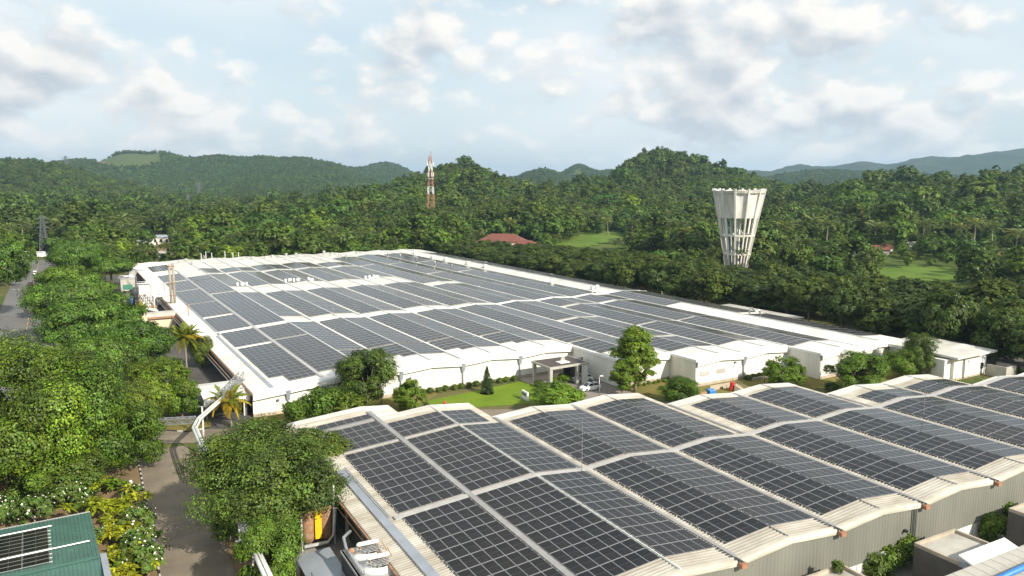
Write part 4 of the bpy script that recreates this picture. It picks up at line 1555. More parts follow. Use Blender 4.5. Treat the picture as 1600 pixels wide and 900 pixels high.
near_palm(G(362, 668), 4.6, -.4, .4, (2, 7, 9, 11, 13, 14, 15, 16, 17, 18, 19), 'short yellowing palm beside the sloping pipe truss', 1.15, 20)
p = G(165, 445)
near_palm(p, 8.5, .8, 1.0, (), 'green palm among umbrella trees left of the service plant', 1.1, 15)
p = G(222, 505)
near_palm(p, 4.5, .2, 2.0, (), 'small dark palm beside the service plant sheds', .75, 13)

# the big mango and its neighbour
tree(P['mango'], 424, 652, 840, 258, 'mango_tree', 'big dark green mango tree overhanging the lane')
tree(P['mango2'], 505, 672, 768, 100, 'mango_tree', 'dark green tree crowding the warehouse eave beside the big mango')
tree(P['garden'], 424, 802, 935, 112, 'broadleaf_tree', 'mid green leafy tree below the big mango, beside the elevated pipe')

# ---- garden trees before the large factory
tree(P['garden2'], 575, 543, 640, 92, 'broadleaf_tree', 'tall dark tree against the left part of the white factory wall')
tree(P['bush'], 505, 604, 652, 66, 'bush', 'rounded green bush left of the tall dark tree at white wall', 'bush')
tree(P['bush'], 462, 624, 660, 42, 'bush', 'small loose bush at the left corner of the white wall', 'bush')
tree(P['bush_dark'], 545, 610, 650, 50, 'bush', 'dark bush at the foot of the tall tree by white wall', 'bush')
tree(P['round'], 641, 591, 641, 50, 'bush', 'clipped round bright green bush beside the lawn', 'bush')
tree(P['bush_dark'], 668, 628, 641, 12, 'bush', 'small dark red brown shrub at the lawn corner', 'bush')
tree(P['fresh'], 873, 597, 645, 76, 'broadleaf_tree', 'bright yellow green tree between lawn and parked cars')
tree(P['airy'], 992, 507, 612, 66, 'broadleaf_tree', 'tall slender tree with layered bright foliage before the recessed wall')
tree(P['airy'], 972, 562, 618, 34, 'broadleaf_tree', 'thin young tree just left of the tall slender tree')
tree(P['garden'], 1063, 588, 634, 66, 'broadleaf_tree', 'low green tree by the red hydrant box and blue bin')
tree(P['round'], 1226, 557, 604, 66, 'broadleaf_tree', 'dome shaped green tree before the shaded step wall')
tree(P['garden'], 1336, 547, 612, 88, 'broadleaf_tree', 'wide bushy tree casting shadow on the white wall')
tree(P['garden2'], 1432, 519, 588, 54, 'broadleaf_tree', 'dark tree at the left corner of the white annexe')
tree(P['garden'], 1410, 545, 592, 56, 'broadleaf_tree', 'lower green tree in front of dark tree by annexe')
tree(P['bush_dark'], 1580, 568, 584, 22, 'bush', 'clipped dark round shrub by the concrete wall at right', 'bush')
tree(P['bush_dark'], 1300, 596, 612, 22, 'bush', 'small dark bush under the wide bushy tree', 'bush')
for i, (cx, top, base, wd, pr, lab) in enumerate(((850, 598, 612, 24, 'bush', 'hedge bush left of the canopy posts'), (866, 590, 604, 22, 'bush_fresh', 'fresh green hedge under the left side of canopy'), (882, 583, 596, 26, 'bush_fresh', 'fresh green planting under the middle of canopy'), (858, 602, 618, 22, 'bush_dark', 'dark hedge bush at the foot of the front canopy post'), (842, 593, 604, 18, 'bush_dark', 'dark bush in shadow against wall left of canopy'), (843, 606, 620, 18, 'bush', 'low hedge bush at the lawn edge near canopy'))):
    tree(P[pr], cx, top, base, wd, 'bush', lab, 'bush')
for i in range(14):                                           # low planting at the foot of the white wall
    t_ = i / 13
    a = FB.w(2 + 21 * t_, -56.0 - .3 * (i % 2))
    put(P['bush_dark' if i % 3 else 'bush'], a, .45, .42, 'bush', 'low ground shrub in the planted strip along the white wall', 'bush', 'shrubs along the white wall')
for i in range(9):
    a = FB.w(39 + 10 * i / 8, -71.6 - .4 * (i % 2))
    put(P['bush_fresh' if i % 2 else 'bush'], a, .3, .3, 'bush', 'tiny shrub in the bed before the recessed wall by slender tree', 'bush', 'shrubs in the recessed bed')
for i in range(7):
    a = FB.w(63 + 11 * i / 6, -78.9)
    put(P['bush_dark'], a, .5, .4, 'bush', 'low shrub at the foot of wall behind dome shaped tree', 'bush', 'shrubs behind the dome tree')


def conifer():
    r = np.random.default_rng(3)
    Q, T = [], []
    pos, nr = [], []
    for lev in range(26):
        t = lev / 26
        R = 1.25 * (1 - t) ** .85 + .06
        n = int(90 * (1 - t) + 14)
        a = r.random(n) * 6.283
        br = np.floor(r.random(n) * 9) / 9 * 6.283 + lev * .7
        a = br + r.normal(size=n) * .16
        rad = R * np.sqrt(r.random(n))
        pos.append(np.stack([np.cos(a) * rad, np.sin(a) * rad, .5 + 4.7 * t + rad * -.14 + r.normal(size=n) * .05], 1))
        nn = np.stack([np.cos(a) * .4, np.sin(a) * .4, np.ones(n)], 1) + r.normal(size=(n, 3)) * .4
        nr.append(nn / np.linalg.norm(nn, axis=1, keepdims=True))
    pos, nr = np.concatenate(pos), np.concatenate(nr)
    V = leaf_quads(pos, nr, .17, r, 2.2)
    T = np.repeat((.7 + .6 * r.random(len(V)))[:, None], 3, 1)
    t = thing('conifer_tree', 'small dark conical conifer standing on the lawn', 'tree', G(761, 614.5))
    link(bpy.data.objects.new('crown', quads_mesh('crown', V, T, L['conifer'])), t)
    MB().tube([(0, 0, 0), (0, 0, 5.1)], [.1, .02], 7).build('trunk', M['bark'], t)
    ring = MB()
    ring.lathe([(1.25, .03), (1.3, .22), (1.1, .25), (.0, .2)], 20, caps=False)
    ring.build('planting_ring', L['yellow'], t)


conifer()

# ---- golden broad-leaved plants and white-flowering shrubs by the green roof
def broadleaf_plant(seed, mat_, n=130, ln=.95):
    r = np.random.default_rng(seed)
    Q, T = [], []
    for st in range(7):
        sx, sy = r.normal(size=2) * .6
        h = .4 + .9 * r.random()
        for k in range(n // 5):
            a = r.random() * 6.283
            el = .2 + 1.1 * r.random()
            d = np.array([math.cos(a) * math.cos(el), math.sin(a) * math.cos(el), math.sin(el)])
            side = np.array([-math.sin(a), math.cos(a), 0])
            L0 = ln * (.6 + .5 * r.random())
            p0 = np.array([sx, sy, h])
            f = .35 + .95 * r.random()
            prev, pw = p0, .05
            for s in range(1, 4):
                t = s / 3
                q = p0 + d * L0 * t + np.array([0, 0, -.55 * L0 * t * t])
                wv = (.07, .085, .015)[s - 1] * 1.2
                Q.append([prev - side * pw, q - side * wv, q + side * wv, prev + side * pw])
                T.append([f, f, f])
                prev, pw = q, wv
    return quads_mesh('foliage', np.array(Q, float), np.array(T, float), mat_)


gold_me = [broadleaf_plant(s, L['yellow']) for s in (1, 2, 3)]
green_me = [broadleaf_plant(s, L['fresh']) for s in (4, 5)]
for i, (x, y, s, lab) in enumerate(((172, 762, 1.25, 'topmost clump of golden broad leaves beside the lane'), (163, 808, 1.4, 'golden leafy clump just above the green roof corner'), (190, 800, 1.35, 'brightest golden clump, beside the lane kerb'), (172, 838, 1.1, 'yellow green clump at the right edge of the green roof'), (193, 852, 1.3, 'golden clump low beside the green roof gutter'), (176, 885, 1.3, 'golden leafy clump near the bottom edge by green roof'), (205, 893, 1.2, 'yellow green clump at the bottom edge beside the lane'), (178, 915, 1.3, 'golden clump cut by the bottom edge'))):
    pos = G(x, y + 8)
    t = thing('golden_plant', lab, 'plant', pos, random.uniform(0, 6), None, (s * 1.1,) * 3)
    inst('foliage', gold_me[i % 3] if i not in (0, 3, 6) else green_me[i % 2], t)
    o = inst('foliage', gold_me[(i + 1) % 3], t, (.5, .4, .2), (0, 0, 2))
    MB().tube([(0, 0, 0), (.1, 0, .9)], .05, 6).build('stem', M['bark'], t)


def flower_shrub(seed):
    V, T, c, lr = crown_geo(seed, 1.7, 1.1, 1.5, 14, 1500, .20, lobe_r=.45, up=.4, shell=.75)
    r = np.random.default_rng(seed + 100)
    n = 60
    idx = r.integers(0, 14, n)
    d = rand_dirs(n, r, .9)
    pos = c[idx] + d * lr[idx][:, None] * 1.05
    F = leaf_quads(pos, d, .17, r, 1.1)
    p = Proto()
    p.crown = quads_mesh('foliage', V, T, L['shrub'])
    p.flowers = quads_mesh('blossoms', F, np.ones((n, 3)), M['blossom'])
    p.trunk = trunk_mb(.7, .09, [c[i] for i in range(0, 14, 2)]).mesh('stem', M['bark_pale'], True)
    return p


FS_ = [flower_shrub(s) for s in (61, 62)]
for i, (x, y, s, lab) in enumerate(((55, 815, 1.25, 'white flowering shrub behind the green roof, leftmost full one'), (8, 812, 1.1, 'white flowering shrub cut by the left edge'), (95, 790, 1.0, 'white flowering shrub behind middle of the green roof ridge'), (128, 775, 1.2, 'white flowering shrub with bare stems near lane corner'), (135, 795, 1.0, 'white flowering shrub at the upper right corner of the green roof'), (205, 782, .9, 'white flowering shrub beside the white marker post'), (215, 830, 1.15, 'white flowering shrub overhanging the kerb, upper one'), (222, 862, 1.1, 'white flowering shrub overhanging the kerb, middle one'), (232, 893, 1.2, 'white flowering shrub overhanging the kerb near bottom edge'), (150, 850, .8, 'white flowering shrub touching the green roof edge'))):
    pos = G(x, y + 6)
    t = thing('flowering_shrub', lab, 'shrub', pos, random.uniform(0, 6), None, (s,) * 3)
    f = FS_[i % 2]
    inst('foliage', f.crown, t)
    inst('blossoms', f.flowers, t)
    inst('stem', f.trunk, t)

# ---- dense belt along the right side of the factory
random.seed(21)
belts = ['belt1', 'belt2', 'belt3']
k = 0
for row, (du, h) in enumerate(((116, 12.0), (126, 13), (138, 12.5), (151, 11.5), (166, 10.5))):
    v = -118 + row * 3
    while v < 196 - row * 14:
        uu = du + random.uniform(-2.5, 2.5)
        pos = FB.w(uu, v)
        x, y = PXY(pos.x, pos.y, 6)
        hh = h * random.uniform(.82, 1.12) * (1.0 - .25 * max(0, min(1, (v + 20) / 150)))
        if x > 1470:
            hh *= 1.2
        if 1115 < x < 1195:
            hh *= .74                                          # the tower stands clear of the crowns
        clear = row < 2 and -52 < v < 4 and du < 120           # gap where the car park shows
        shed = row == 0 and -52 < v < -22
        if -60 < x < 1680 and not shed:
            pr = P[belts[k % 3]]
            far = 'front' if row < 2 else 'back'
            where = 'behind the annexe' if v < -78 else 'behind the bare right roof strip' if v < -40 else 'above the parking shed' if v < -2 else 'left of the water tower foot' if v < 60 else 'below the red tiled house' if v < 130 else 'at the far right roof corner'
            put(pr, pos, 9.8 * random.uniform(.85, 1.2) / pr.w * 1.12, hh / pr.h, 'belt_tree', 'dark green broadleaf tree in the belt %s, %s rows' % (where, far), 'tree', 'tree belt %s, %s rows' % (where, far))
            k += 1
        v += random.uniform(8.2, 11.5) if not clear else random.uniform(11, 15)

# ---- trees behind the factory: rows beyond the far wall and along the left
k = 0
lab_b = 'rounded green tree in the rows just behind the far factory wall'
for row, (v, h) in enumerate(((183, 7.2), (196, 9), (212, 10.5), (282, 12), (300, 13))):
    u = -46 + row * 4
    while u < 120:
        uu, vv_ = u + random.uniform(-3, 3), v + random.uniform(-4, 4)
        pos = FB.w(uu, vv_)
        x, y = PXY(pos.x, pos.y, 0)
        # leave the forecourt of the white building and the shed open
        if not (205 < x < 345 and v < 290) and not (750 < x < 850 and v > 205) and -30 < x < 900:
            pr = P[('wood1', 'wood2', 'wood3', 'wood1', 'wood_fresh')[k % 5]]
            put(pr, pos, 10.5 * random.uniform(.8, 1.25) / pr.w, h * random.uniform(.8, 1.2) / pr.h, 'broadleaf_tree', 'rounded green tree %s, %s' % (('in the row just behind the far factory wall', 'in the second row behind the far factory wall', 'in the third row behind the far factory wall', 'beyond the cross road behind the factory', 'in the wood edge beyond the cross road')[row], 'left part' if uu < 10 else 'middle part' if uu < 60 else 'right part'), 'tree', 'trees behind the factory, row %s, %s' % (('one', 'two', 'three', 'four', 'five')[row], 'left' if uu < 10 else 'middle' if uu < 60 else 'right'))
            k += 1
        u += random.uniform(9, 14)
for cx, top, base, wd, pr, lab in ((435, 348, 402, 48, 'wood_fresh', 'bright yellow green tree behind the far roof edge'), (232, 396, 412, 34, 'wood1', 'low dark tree beside the grey flat roof'), (530, 310, 372, 60, 'wood3', 'broad dark tree rising behind the far roof edge'), (306, 350, 384, 36, 'wood2', 'dark tree right of the white roadside building'), (350, 352, 395, 40, 'wood3', 'spreading tree behind the grey flat roof'), (180, 355, 412, 54, 'wood2', 'dark green tree left of the white roadside building'), (130, 355, 415, 50, 'wood1', 'leafy tree behind the umbrella tree at the junction'), (192, 376, 420, 34, 'wood_fresh', 'light green tree above the service plant'), (235, 332, 345, 26, 'russet', 'leftmost russet tree in the far wood'), (275, 335, 350, 26, 'russet', 'middle russet tree in the far wood'), (297, 340, 356, 24, 'russet', 'rightmost russet tree in the far wood')):
    tree(P[pr], cx, top, base, wd, 'broadleaf_tree', lab)
# palms one can tell apart
PALMS = [(18, 352, 398), (40, 345, 392), (85, 340, 385), (100, 345, 390), (118, 338, 392), (138, 348, 395), (190, 340, 390), (207, 352, 392), (178, 318, 352), (255, 322, 350), (400, 320, 352), (418, 330, 360), (610, 322, 352), (590, 330, 362), (640, 330, 358), (700, 320, 352), (745, 335, 372), (770, 338, 376), (795, 345, 380), (730, 328, 360), (860, 330, 372), (880, 335, 376), (905, 330, 368), (935, 338, 368), (950, 342, 372), (985, 345, 385), (1012, 340, 380), (1085, 350, 400), (1095, 345, 396), (1108, 352, 402), (1075, 358, 404), (1210, 340, 392), (1225, 350, 402), (1265, 342, 392), (1290, 348, 400), (1365, 352, 398), (1370, 348, 396), (1395, 356, 402), (1440, 346, 398), (1520, 346, 402), (1548, 352, 412), (1585, 362, 410), (1500, 352, 396), (1480, 338, 384), (1330, 345, 390), (560, 318, 346), (465, 322, 350), (440, 316, 342), (330, 318, 345), (820, 335, 368), (1150, 330, 372), (1045, 345, 385)]
for i, (cx, top, base) in enumerate(PALMS):
    pr = P[('palm1', 'palm2', 'palm3')[i % 3]]
    p0 = G(cx, base)
    z = AT(cx, top, p0.y).z
    s = max(.7, min(1.7, z / pr.h))
    side = 'left' if cx < 500 else 'centre' if cx < 1000 else 'right'
    put(pr, p0, s * 1.2, s * 1.06, 'coconut_palm', 'tall coconut palm in the wood at %s, beyond the factory' % side, 'palm tree', 'coconut palms beyond the factory, %s' % side)

# ================================================================= vehicles
def loft(mb, sections, m=0, close=True):
    """sections: lists of points with equal count, joined in order"""
    base = len(mb.v)
    n = len(sections[0])
    for s in sections:
        mb.v += [tuple(p) for p in s]
    for i in range(len(sections) - 1):
        for j in range(n - 1 if not close else n):
            a, b = base + i * n + j, base + i * n + (j + 1) % n
            mb.f.append((a, b, b + n, a + n))
            mb.m.append(m)
    mb.f.append(tuple(base + j for j in range(n))[::-1])
    mb.m.append(m)
    mb.f.append(tuple(base + (len(sections) - 1) * n + j for j in range(n)))
    mb.m.append(m)


def wheel_parts(t, spots, r=.31, wd=.2):
    for x, y in spots:
        w_ = MB().tube([(x, y - wd / 2, r), (x, y + wd / 2, r)], r, 14).build('wheel', M['rubber'], t)
        s = 1 if y > 0 else -1
        MB().tube([(x, y + s * wd * .45, r), (x, y + s * wd * .56, r)], r * .62, 10).build('rim', M['silver'], w_)


def car(pos, rz, paint, label, s=1.0, group=None):
    """hatchback, front towards +x"""
    t = thing('parked_car', label, 'car', pos, rz, group, (s, s, s))
    b = MB()
    prof = [(-2.1, .45, .62), (-2.08, .75, .80), (-1.95, .92, .84), (-1.2, .98, .86), (0, .95, .86), (.95, .93, .85), (1.6, .82, .80), (2.05, .66, .70), (2.13, .45, .60)]
    loft(b, [[(x, -hw, .22), (x, hw, .22), (x, hw * 1.0, z * .62 + .1), (x, hw * .93, z), (x, -hw * .93, z), (x, -hw, z * .62 + .1)] for x, z, hw in prof])
    b.build('body', M[paint], t, smooth=False)
    c = MB()
    cab = [(-1.85, .93, .93, .74), (-1.35, .93, 1.32, .66), (-.7, .93, 1.44, .63), (.1, .93, 1.45, .62), (.45, .93, 1.38, .64), (1.15, .90, .95, .74)]
    loft(c, [[(x, -w_, z0), (x, w_, z0), (x, w_ * .86, z1), (x, -w_ * .86, z1)] for x, z0, z1, w_ in cab])
    c.build('cabin', M['glass'], t)
    rf = MB()
    rf.hexa([(-1.35, -.57, 1.33), (.42, -.56, 1.39), (.42, .56, 1.39), (-1.35, .57, 1.33)], [(-1.3, -.54, 1.40), (.36, -.53, 1.47), (.36, .53, 1.47), (-1.3, .54, 1.40)])
    for s_ in (-1, 1):
        rf.bar((.45, .60 * s_, 1.38), (1.18, .73 * s_, .93), .07, .06)
        rf.bar((-1.35, .60 * s_, 1.34), (-1.88, .73 * s_, .92), .09, .08)
        rf.bar((-.35, .64 * s_, 1.42), (-.35, .76 * s_, .92), .07, .05)
    rf.build('roof', M[paint], t)
    for s_ in (-1, 1):
        MB().box(2.02, 2.15, .42 * s_ - .16, .42 * s_ + .16, .55, .68).build('headlight', M['silver'], t)
        MB().box(-2.14, -2.05, .5 * s_ - .13, .5 * s_ + .13, .62, .82).build('taillight', M['red'], t)
        MB().box(.75, .92, .84 * s_ - .09, .84 * s_ + .09, .88, 1.02).build('mirror', M[paint], t)
    wheel_parts(t, ((1.3, .76), (1.3, -.76), (-1.3, .76), (-1.3, -.76)))
    return t


def van(pos, rz, paint, label, ln=4.6, ht=1.95, wd=1.7, name='van', cat='van'):
    t = thing(name, label, cat, pos, rz)
    h = ln / 2
    b = MB()
    loft(b, [[(x, -w_, .3), (x, w_, .3), (x, w_, z * .55), (x, w_ * .9, z), (x, -w_ * .9, z), (x, -w_, z * .55)] for x, z, w_ in ((-h, ht * .95, wd / 2 * .95), (-h + .1, ht, wd / 2), (h * .45, ht, wd / 2), (h * .72, ht * .9, wd / 2 * .97), (h * .93, ht * .56, wd / 2 * .95), (h, ht * .45, wd / 2 * .9))])
    b.build('body', M[paint], t)
    for s_ in (-1, 1):
        for k in range(3 if ln < 6 else 6):
            x0 = -h * .88 + k * (h * 1.35 / (3 if ln < 6 else 6))
            e = h * 1.35 / (3 if ln < 6 else 6) - .12
            MB().hexa([(x0, s_ * wd * .487, ht * .6), (x0 + e, s_ * wd * .487, ht * .6), (x0 + e, s_ * wd * .455, ht * .6), (x0, s_ * wd * .455, ht * .6)], [(x0, s_ * wd * .468, ht * .88), (x0 + e, s_ * wd * .468, ht * .88), (x0 + e, s_ * wd * .44, ht * .88), (x0, s_ * wd * .44, ht * .88)]).build('window', M['glass'], t)
        MB().box(h * .96, h + .03, s_ * wd * .32 - .14, s_ * wd * .32 + .14, .55, .75).build('headlight', M['silver'], t)
    MB().hexa([(h * .76, -wd * .42, ht * .82), (h * .94, -wd * .42, ht * .58), (h * .94, wd * .42, ht * .58), (h * .76, wd * .42, ht * .82)], [(h * .79, -wd * .41, ht * .84), (h * .97, -wd * .42, ht * .60), (h * .97, wd * .42, ht * .60), (h * .79, wd * .41, ht * .84)]).build('windscreen', M['glass'], t)
    wheel_parts(t, ((h * .62, wd * .45), (h * .62, -wd * .45), (-h * .62, wd * .45), (-h * .62, -wd * .45)), .34)
    return t


a, b = G(907.5, 611.5), G(936, 607)
d = a - b
car((a + b) / 2, math.atan2(d.y, d.x), 'white_gloss', 'white hatchback parked nearest the street lamp post', .98)
a, b = G(893, 600), G(919, 597)
d = a - b
car((a + b) / 2 + Vector((0.6, 1.5, 0)), math.atan2(d.y, d.x), 'white_gloss', 'white car with dark windscreen parked by the canopy, behind the other', .98)
# vehicles on the wide road at far left
rdir = math.atan2(FB.w(0, 1).y - FB.w(0, 0).y, FB.w(0, 1).x - FB.w(0, 0).x)
van(G(60, 444), rdir + math.pi, 'white_gloss', 'white van on the far left road')
car(G(48, 446), rdir, 'carblack', 'dark car beside the white van on the far left road')
van(G(55, 430), rdir + math.pi, 'white_gloss', 'small pale three wheeler taxi farther up the left road', 2.9, 1.8, 1.35, 'three_wheeler', 'taxi')
van(G(36, 401), math.radians(10), 'white_gloss', 'white bus parked at the far left junction', 9.0, 2.9, 2.4, 'bus', 'bus')
van(G(66, 402), math.radians(15), 'white_gloss', 'white delivery truck at the far left junction', 4.6, 3.0, 2.0, 'delivery_truck', 'truck')
van(G(22, 398), math.radians(12), 'maroon', 'maroon bus behind the white bus at the far left', 9.0, 2.9, 2.4, 'bus', 'bus')
# cars under the trees right of the factory
for i, (x, y, paint, lab) in enumerate(((1104, 466, 'maroon', 'maroon car under the belt trees beside the factory eave'), (1122, 468, 'white_gloss', 'white car under the belt trees, right of the maroon car'), (1143, 472, 'white_gloss', 'white car under the trees, next to the flat roofed shed'), (1155, 474, 'white_gloss', 'white car half hidden by the flat roofed shed'), (1176, 473, 'silver', 'silver car behind the flat roofed shed'), (1055, 455, 'white_gloss', 'white car under the trees above the solar roof edge'))):
    q = G(x, y - 3)
    car(q, FB.yaw + (1.2 if i % 2 else 1.5), paint, lab)

# ================================================================= garden and street furniture before the factory
t = thing('lawn_sign', 'white slab sign with dark lettering panel standing on the lawn', 'sign', (G(816, 622) + G(825, 626)) / 2, math.atan2((G(825, 626) - G(814, 619.5)).y, (G(825, 626) - G(814, 619.5)).x))
MB().box(-1.15, 1.15, -.16, .16, 0, 1.5).build('slab', M['fascia'], t)
MB().box(-1.0, .75, -.2, -.165, .75, 1.2).build('lettering_panel', M['darkgrey'], t)
mb = MB()
for k in range(7):
    mb.box(-.9 + k * .22, -.78 + k * .22, -.22, -.202, .88, 1.07)
mb.build('lettering', M['gutter_grey'], t)
MB().box(-1.3, 1.35, -.4, .4, 0, .08).build('base', M['concrete'], t)


def lamp_post(px, base, top, label, arm=0.0, azim=0.0):
    p = G(px, base)
    h = AT(px, top, p.y).z
    t = thing('street_lamp', label, 'street lamp', p, azim)
    MB().tube([(0, 0, 0), (0, 0, h)], [.09, .055], 8).build('pole', M['steel'], t, smooth=True)
    MB().box(-.16, .16, -.16, .16, 0, .12).build('base_plate', M['concrete'], t)
    ar = MB().tube([(0, 0, h), (arm * .5, 0, h + .15), (arm, 0, h + .12)], .04, 6).build('arm', M['steel'], t)
    MB().hexa([(arm - .1, -.12, h + .02), (arm + .5, -.12, h + .02), (arm + .5, .12, h + .02), (arm - .1, .12, h + .02)], [(arm - .05, -.08, h + .16), (arm + .45, -.08, h + .14), (arm + .45, .08, h + .14), (arm - .05, .08, h + .16)]).build('lamp_head', M['fascia'], ar)
    return t


lamp_post(596, 633, 585, 'tall street lamp before the tall dark tree at white wall', .3)
lamp_post(936, 622, 588, 'slim lamp post beside the parked white hatchback', .2)
lamp_post(1194, 604, 551, 'street lamp left of the dome shaped tree', .3, 2)
lamp_post(1556, 571, 531, 'street lamp beyond the concrete wall at right', .35, .2)
lamp_post(1536, 593, 557, 'street lamp with angled head before the annexe', .5, 2.9)
lamp_post(223, 656, 592, 'street lamp in the trees left of the pipe bridge', .4, 2.6)
lamp_post(385, 905, 848, 'lamp post with white head beside the elevated pipe', .5, 2.9)
lamp_post(1092, 462, 440, 'street lamp under the trees by the factory eave', .6, .3)

t = thing('hydrant_box', 'red fire hose cabinet on a red frame near the wooden steps', 'cabinet', G(1144, 611), FB.yaw)
MB().box(-.4, .4, -.25, .25, .5, 1.7).build('cabinet', M['red'], t)
for s in (-.6, .35):
    MB().box(s, s + .12, -.2, .2, 0, .9).build('leg', M['red'], t)
t = thing('hydrant_box', 'red fire cabinet half hidden under the wide bushy tree', 'cabinet', G(1366, 598), FB.yaw)
MB().box(-.4, .4, -.3, .3, .3, 1.5).build('cabinet', M['red'], t)
MB().box(-.1, .1, -.1, .1, 0, .3).build('leg', M['red'], t)
t = thing('hydrant', 'small orange red hydrant at the lawn edge behind the warehouse roof', 'hydrant', G(695, 637))
MB().lathe([(.22, 0), (.2, .7), (.28, .75), (.25, 1.0), (.05, 1.15)], 12).build('barrel', M['red'], t, smooth=True)
MB().tube([(-.4, 0, .6), (.4, 0, .6)], .1).build('outlet', M['red'], t)
t = thing('waste_bin', 'blue bin beside the low tree and red cabinet', 'bin', G(1111, 619), .4)
MB().hexa([(-.55, -.45, .1), (.55, -.45, .1), (.55, .45, .1), (-.55, .45, .1)], [(-.7, -.55, 1.1), (.7, -.55, 1.1), (.7, .55, 1.1), (-.7, .55, 1.1)]).build('body', M['blue'], t)
MB().hexa([(-.72, -.57, 1.1), (.72, -.57, 1.1), (.72, .57, 1.1), (-.72, .57, 1.1)], [(-.6, -.5, 1.22), (.6, -.5, 1.22), (.6, .5, 1.3), (-.6, .5, 1.3)]).build('lid', M['blue'], t)
wheel_parts(t, ((.4, .45), (-.4, .45)), .12, .08)
t = thing('steps', 'stepped concrete stair against the white wall by the red cabinet', 'stairs', G(1158, 612), FB.yaw + .5)
for k in range(6):
    MB().box(-.7 + k * .02, .7, -k * .34 + .8, -k * .34 + 1.14, 0, 1.2 - k * .2).build('step', M['plinth'], t)
for s in (-.75, .78):
    MB().bar((s, 1.2, 1.9), (s, -.9, .9), .06).build('handrail', M['steel'], t)
    MB().bar((s, 1.1, 0), (s, 1.1, 1.9), .05).build('rail_post', M['steel'], t)
mb = MB().box(-3.2, 3.2, -.15, .15, 0, .9)
o = mb.build('garden_wall', M['plinth'], None, loc=G(1128, 607), rz=FB.yaw)
tag(o, 'low beige wall left of the concrete steps', 'wall')
o = MB().box(-5.5, 5.5, -.2, .2, 0, .5).build('garden_wall', M['plinth'], None, loc=FB.w(69, -79.6), rz=FB.yaw)
tag(o, 'low stone wall behind the dome shaped tree', 'wall')
o = MB().box(-1.2, 1.2, -.15, .15, 0, 1.0).build('timber_fence', M['rust'], None, loc=G(1096, 622), rz=FB.yaw)
tag(o, 'short reddish fence beside the blue bin', 'fence')
t = thing('concrete_enclosure', 'rough concrete block enclosure at the annexe corner', 'enclosure', FB.w(109.2, -102.3), FB.yaw)
MB().box(-1.9, 1.9, -1.9, -1.6, 0, 2.3).build('wall', M['concrete_light'], t)
MB().box(-1.9, -1.6, -1.6, 1.9, 0, 2.3).build('wall', M['concrete_light'], t)
MB().box(1.6, 1.9, -1.6, 1.9, 0, 2.3).build('wall', M['concrete_light'], t)
mb = MB()
for k in range(10):
    mb.box(k * 2.2, k * 2.2 + 2.1, 0, .3, 0, .8 - .03 * (k % 2))
o = mb.build('boundary_wall', M['concrete'], None, loc=FB.w(99, -106), rz=FB.yaw - .05)
tag(o, 'low grey boundary wall in front of the annexe', 'wall')
t = thing('bollard', 'yellow bollard at the foot of the annexe wall', 'bollard', G(1493, 599))
MB().lathe([(.14, 0), (.14, .95), (.08, 1.05)], 10).build('post', M['yellow'], t)
t = thing('marker_post', 'white marker post beside the lane kerb', 'post', G(205, 765))
MB().lathe([(.2, 0), (.19, 1.15), (.12, 1.25)], 12).build('post', M['fascia'], t, smooth=True)
MB().box(-.3, .3, -.3, .3, 0, .08).build('base', M['concrete'], t)
# flat roofed shed beside the eave, under the belt trees
t = thing('parking_shed', 'grey flat roofed parking shed under the belt trees', 'shed', FB.w(109.5, -37), FB.yaw)
MB().box(-4.5, 5.5, -13, 13, 3.2, 3.45).build('roof', M['concrete_light'], t)
for a in (-4, 5):
    for b in (-12, 0, 12):
        MB().box(a - .12, a + .12, b - .12, b + .12, 0, 3.2).build('post', M['steel'], t)

# ================================================================= service plant on the left flank of the factory
t = thing('chimney', 'pair of tall brownish twin flues rising beside the factory roof', 'chimney', G(272, 497))
hch = AT(272, 414, G(272, 497).y).z
for s in (-.5, .5):
    MB().tube([(s, 0, 0), (s, 0, hch + (0.4 if s > 0 else 0))], .36, 12).build('flue', M['flue'], t, smooth=True)
    MB().lathe([(.41, hch - .5), (.41, hch - .2)], 12, (s, 0)).build('collar', M['rust'], t)
for z in (3, 6.5, 10):
    MB().box(-1.0, 1.0, -.45, .45, z, z + .12).build('bracket', M['rust'], t)
t = thing('vent_pipe', 'thin rusty vent pipe beside the palm at factory eave', 'pipe', G(296, 520))
MB().tube([(0, 0, 0), (0, 0, 7.4)], .13, 8).build('pipe', M['rust'], t)
MB().lathe([(.2, 7.3), (.24, 7.6)], 8).build('cap', M['rust'], t)


